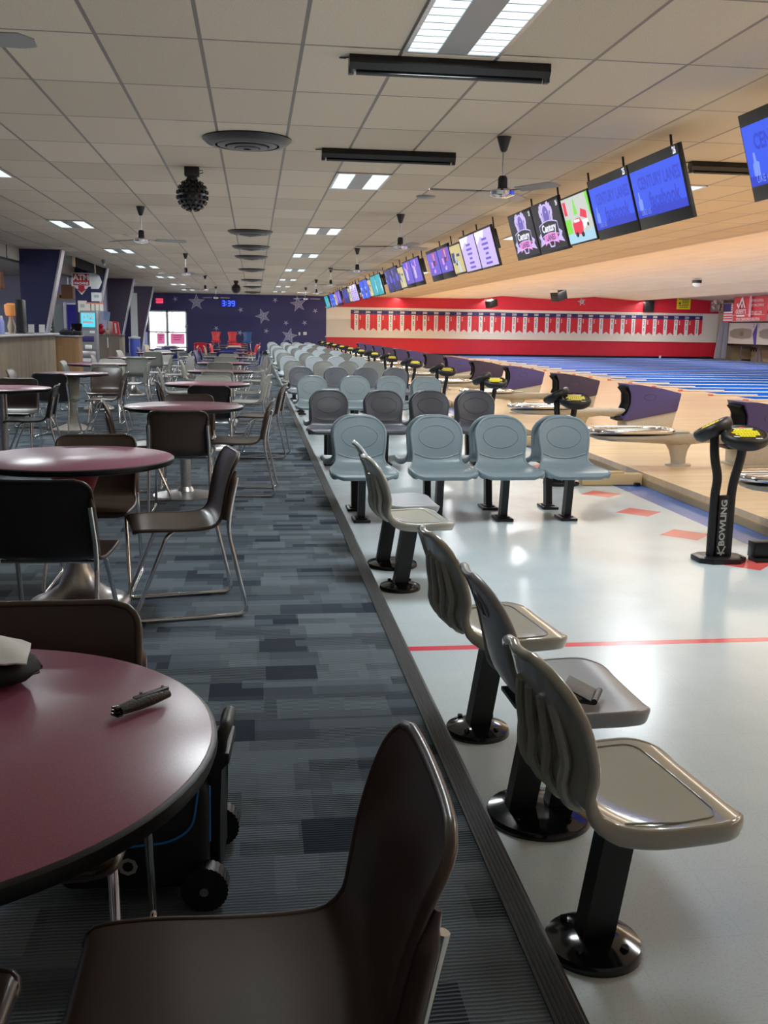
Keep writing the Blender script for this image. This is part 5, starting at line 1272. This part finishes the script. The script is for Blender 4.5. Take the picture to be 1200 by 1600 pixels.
    # service room seen under the bulkhead
    t = thing('service_door', 'pale green service door behind the brown podium', 'door', (-7.35, 38.0, 0)); MB().box((0, 0, 1.05), (.9, .06, 2.1)).build('leaf', M['wallgreen'], t); MB().box((.52, .0, 1.08), (.1, .1, 2.2)).build('jamb', M['steel'], t); MB().box((.36, -.05, 1.0), (.12, .03, .03)).build('handle', M['chrome'], t)
    t = thing('blue_partition', 'royal blue partition panel beside the service door', 'partition', (-6.25, 37.6, 0)); MB().box((0, 0, 1.05), (.85, .05, 2.1)).build('panel', M['bluedoor'], t); MB().box((0, 0, 2.12), (.88, .08, .05)).build('cap', M['steel'], t)
    t = thing('room_sign', 'tan sign with dark lettering above the service door', 'sign', (-7.3, 37.9, 2.38)); MB().box((0, 0, 0), (1.4, .03, .24)).build('board', M['tan'], t)
    mb = MB()
    for q in range(5): mb.box((-.5+.22*q, -.02, 0), (.12, .01, .10))
    mb.build('lettering', M['darkp'], t)
    struct('wall_service', MB().box((-7.4, 38.3, 1.54), (4.2, .1, 3.08)), M['lav'])
    for i, (x, y, z) in enumerate([(-6.3, 26.0, 2.45), (-5.9, 33.5, 2.42)]):
        t = thing('brown_speaker', ['brown box speaker left of the nearest column', 'brown box speaker left of the ATM sign'][i], 'speaker', (x, y, z)); MB().box((0, 0, 0), (.36, .3, .44), bev=.01).build('cabinet', M['brownbox'], t); MB().cyl((0, 0, .22), (0, 0, CZ-z-.001), .02).build('hanger', M['steel'], t)
    t = thing('back_shelf', 'dark shelf unit against the service room wall behind the counter', 'shelf', (-8.9, 26.0, 0)); MB().box((0, 0, .6), (.6, 6, 1.2)).build('cabinet', M['greyd'], t); MB().box((.05, 0, 1.45), (.4, 6, .35)).build('dark_shelf', M['brownbox'], t); MB().box((0, 0, 1.23), (.64, 6.1, .06)).build('worktop', M['steel'], t)
counter_side()

# ------------------------------------------------------------------ light
def area(name, loc, sx, sy, power, col=(1, 1, 1), rot=(0, 0, 0), spread=180):
    l = bpy.data.lights.new(name, 'AREA'); l.shape = 'RECTANGLE'; l.size = sx; l.size_y = sy; l.energy = power; l.color = col; l.spread = R(spread)
    o = bpy.data.objects.new(name, l); C.objects.link(o); o.location = loc; o.rotation_euler = rot; return o
def lights():
    cool = (.90, .97, 1.0)
    for x, pw in ((1.2217, 1), (-3.048, 1), (4.882, 1)):
        for k in range(8):
            if x < 0 and k == 0: continue
            area('troffer_light', (x, 5.78+6.1*k, CZ-.03), .5, 1.1, 66, cool)
    # strip lights over the approach and lanes
    for k in range(6):
        area('lane_light', (12.6, 4+9.3*k, 3.05), .4, 8.5, 190, (1, .97, .93), (0, R(-18), 0))
        area('lane_light_far', (21.5, 4+9.3*k, 3.10), .4, 8.5, 130, (1, .95, .90), (0, R(-10), 0))
        area('approach_light', (7.7, 4+9.3*k, 3.04), .3, 8.5, 80, (1, .88, .70), (0, R(12), 0))
    # added unseen fill lamps facing up, standing in for light bounced onto the ceilings
    for k in range(6):
        area('lane_ceiling_fill', (15.5, 4+9.3*k, 2.3), 14, 9.3, 150, (1, .80, .56), (PI, 0, 0))
        area('ceiling_fill', (-.8, 2.5+9.3*k, 1.9), 5.5, 9.3, 37, (1, .98, .94), (PI, 0, 0))
        area('warm_ceiling_fill', (5.0, 4+9.3*k, 1.9), 4.0, 9.3, 36, (1, .86, .66), (PI, 0, 0))
    area('left_wall_fill', (-9.3, 43, 1.8), 6, 1.8, 160, (.95, .97, 1), (0, R(-90), 0))  # added fill lamp at the left wall, no window is built there
    area('service_light', (-7.4, 24, 3.0), 1.5, 14, 260, (.92, .92, 1))
    s = bpy.data.lights.new('sun', 'SUN'); s.energy = 14; s.angle = R(1); o = bpy.data.objects.new('sun', s); C.objects.link(o); o.rotation_euler = (R(48), 0, R(-25))
    w = bpy.data.worlds.new('sky'); bpy.context.scene.world = w; w.use_nodes = True
    nt = w.node_tree; bg = nt.nodes['Background']; sky = nt.nodes.new('ShaderNodeTexSky'); sky.sky_type = 'HOSEK_WILKIE'; sky.turbidity = 4; sky.sun_direction = (-.3, -.6, .7)
    nt.links.new(sky.outputs[0], bg.inputs[0]); bg.inputs[1].default_value = 1.2
lights()
sc = bpy.context.scene
sc.view_settings.view_transform = 'Standard'
sc.view_settings.look = 'None'
sc.view_settings.exposure = 0.2
sc.view_settings.gamma = 1.1
sc.cycles.max_bounces = 6; sc.cycles.diffuse_bounces = 4; sc.cycles.glossy_bounces = 3; sc.cycles.transmission_bounces = 4
sc.cycles.caustics_reflective = False; sc.cycles.caustics_refractive = False
sc.cycles.sample_clamp_indirect = 4
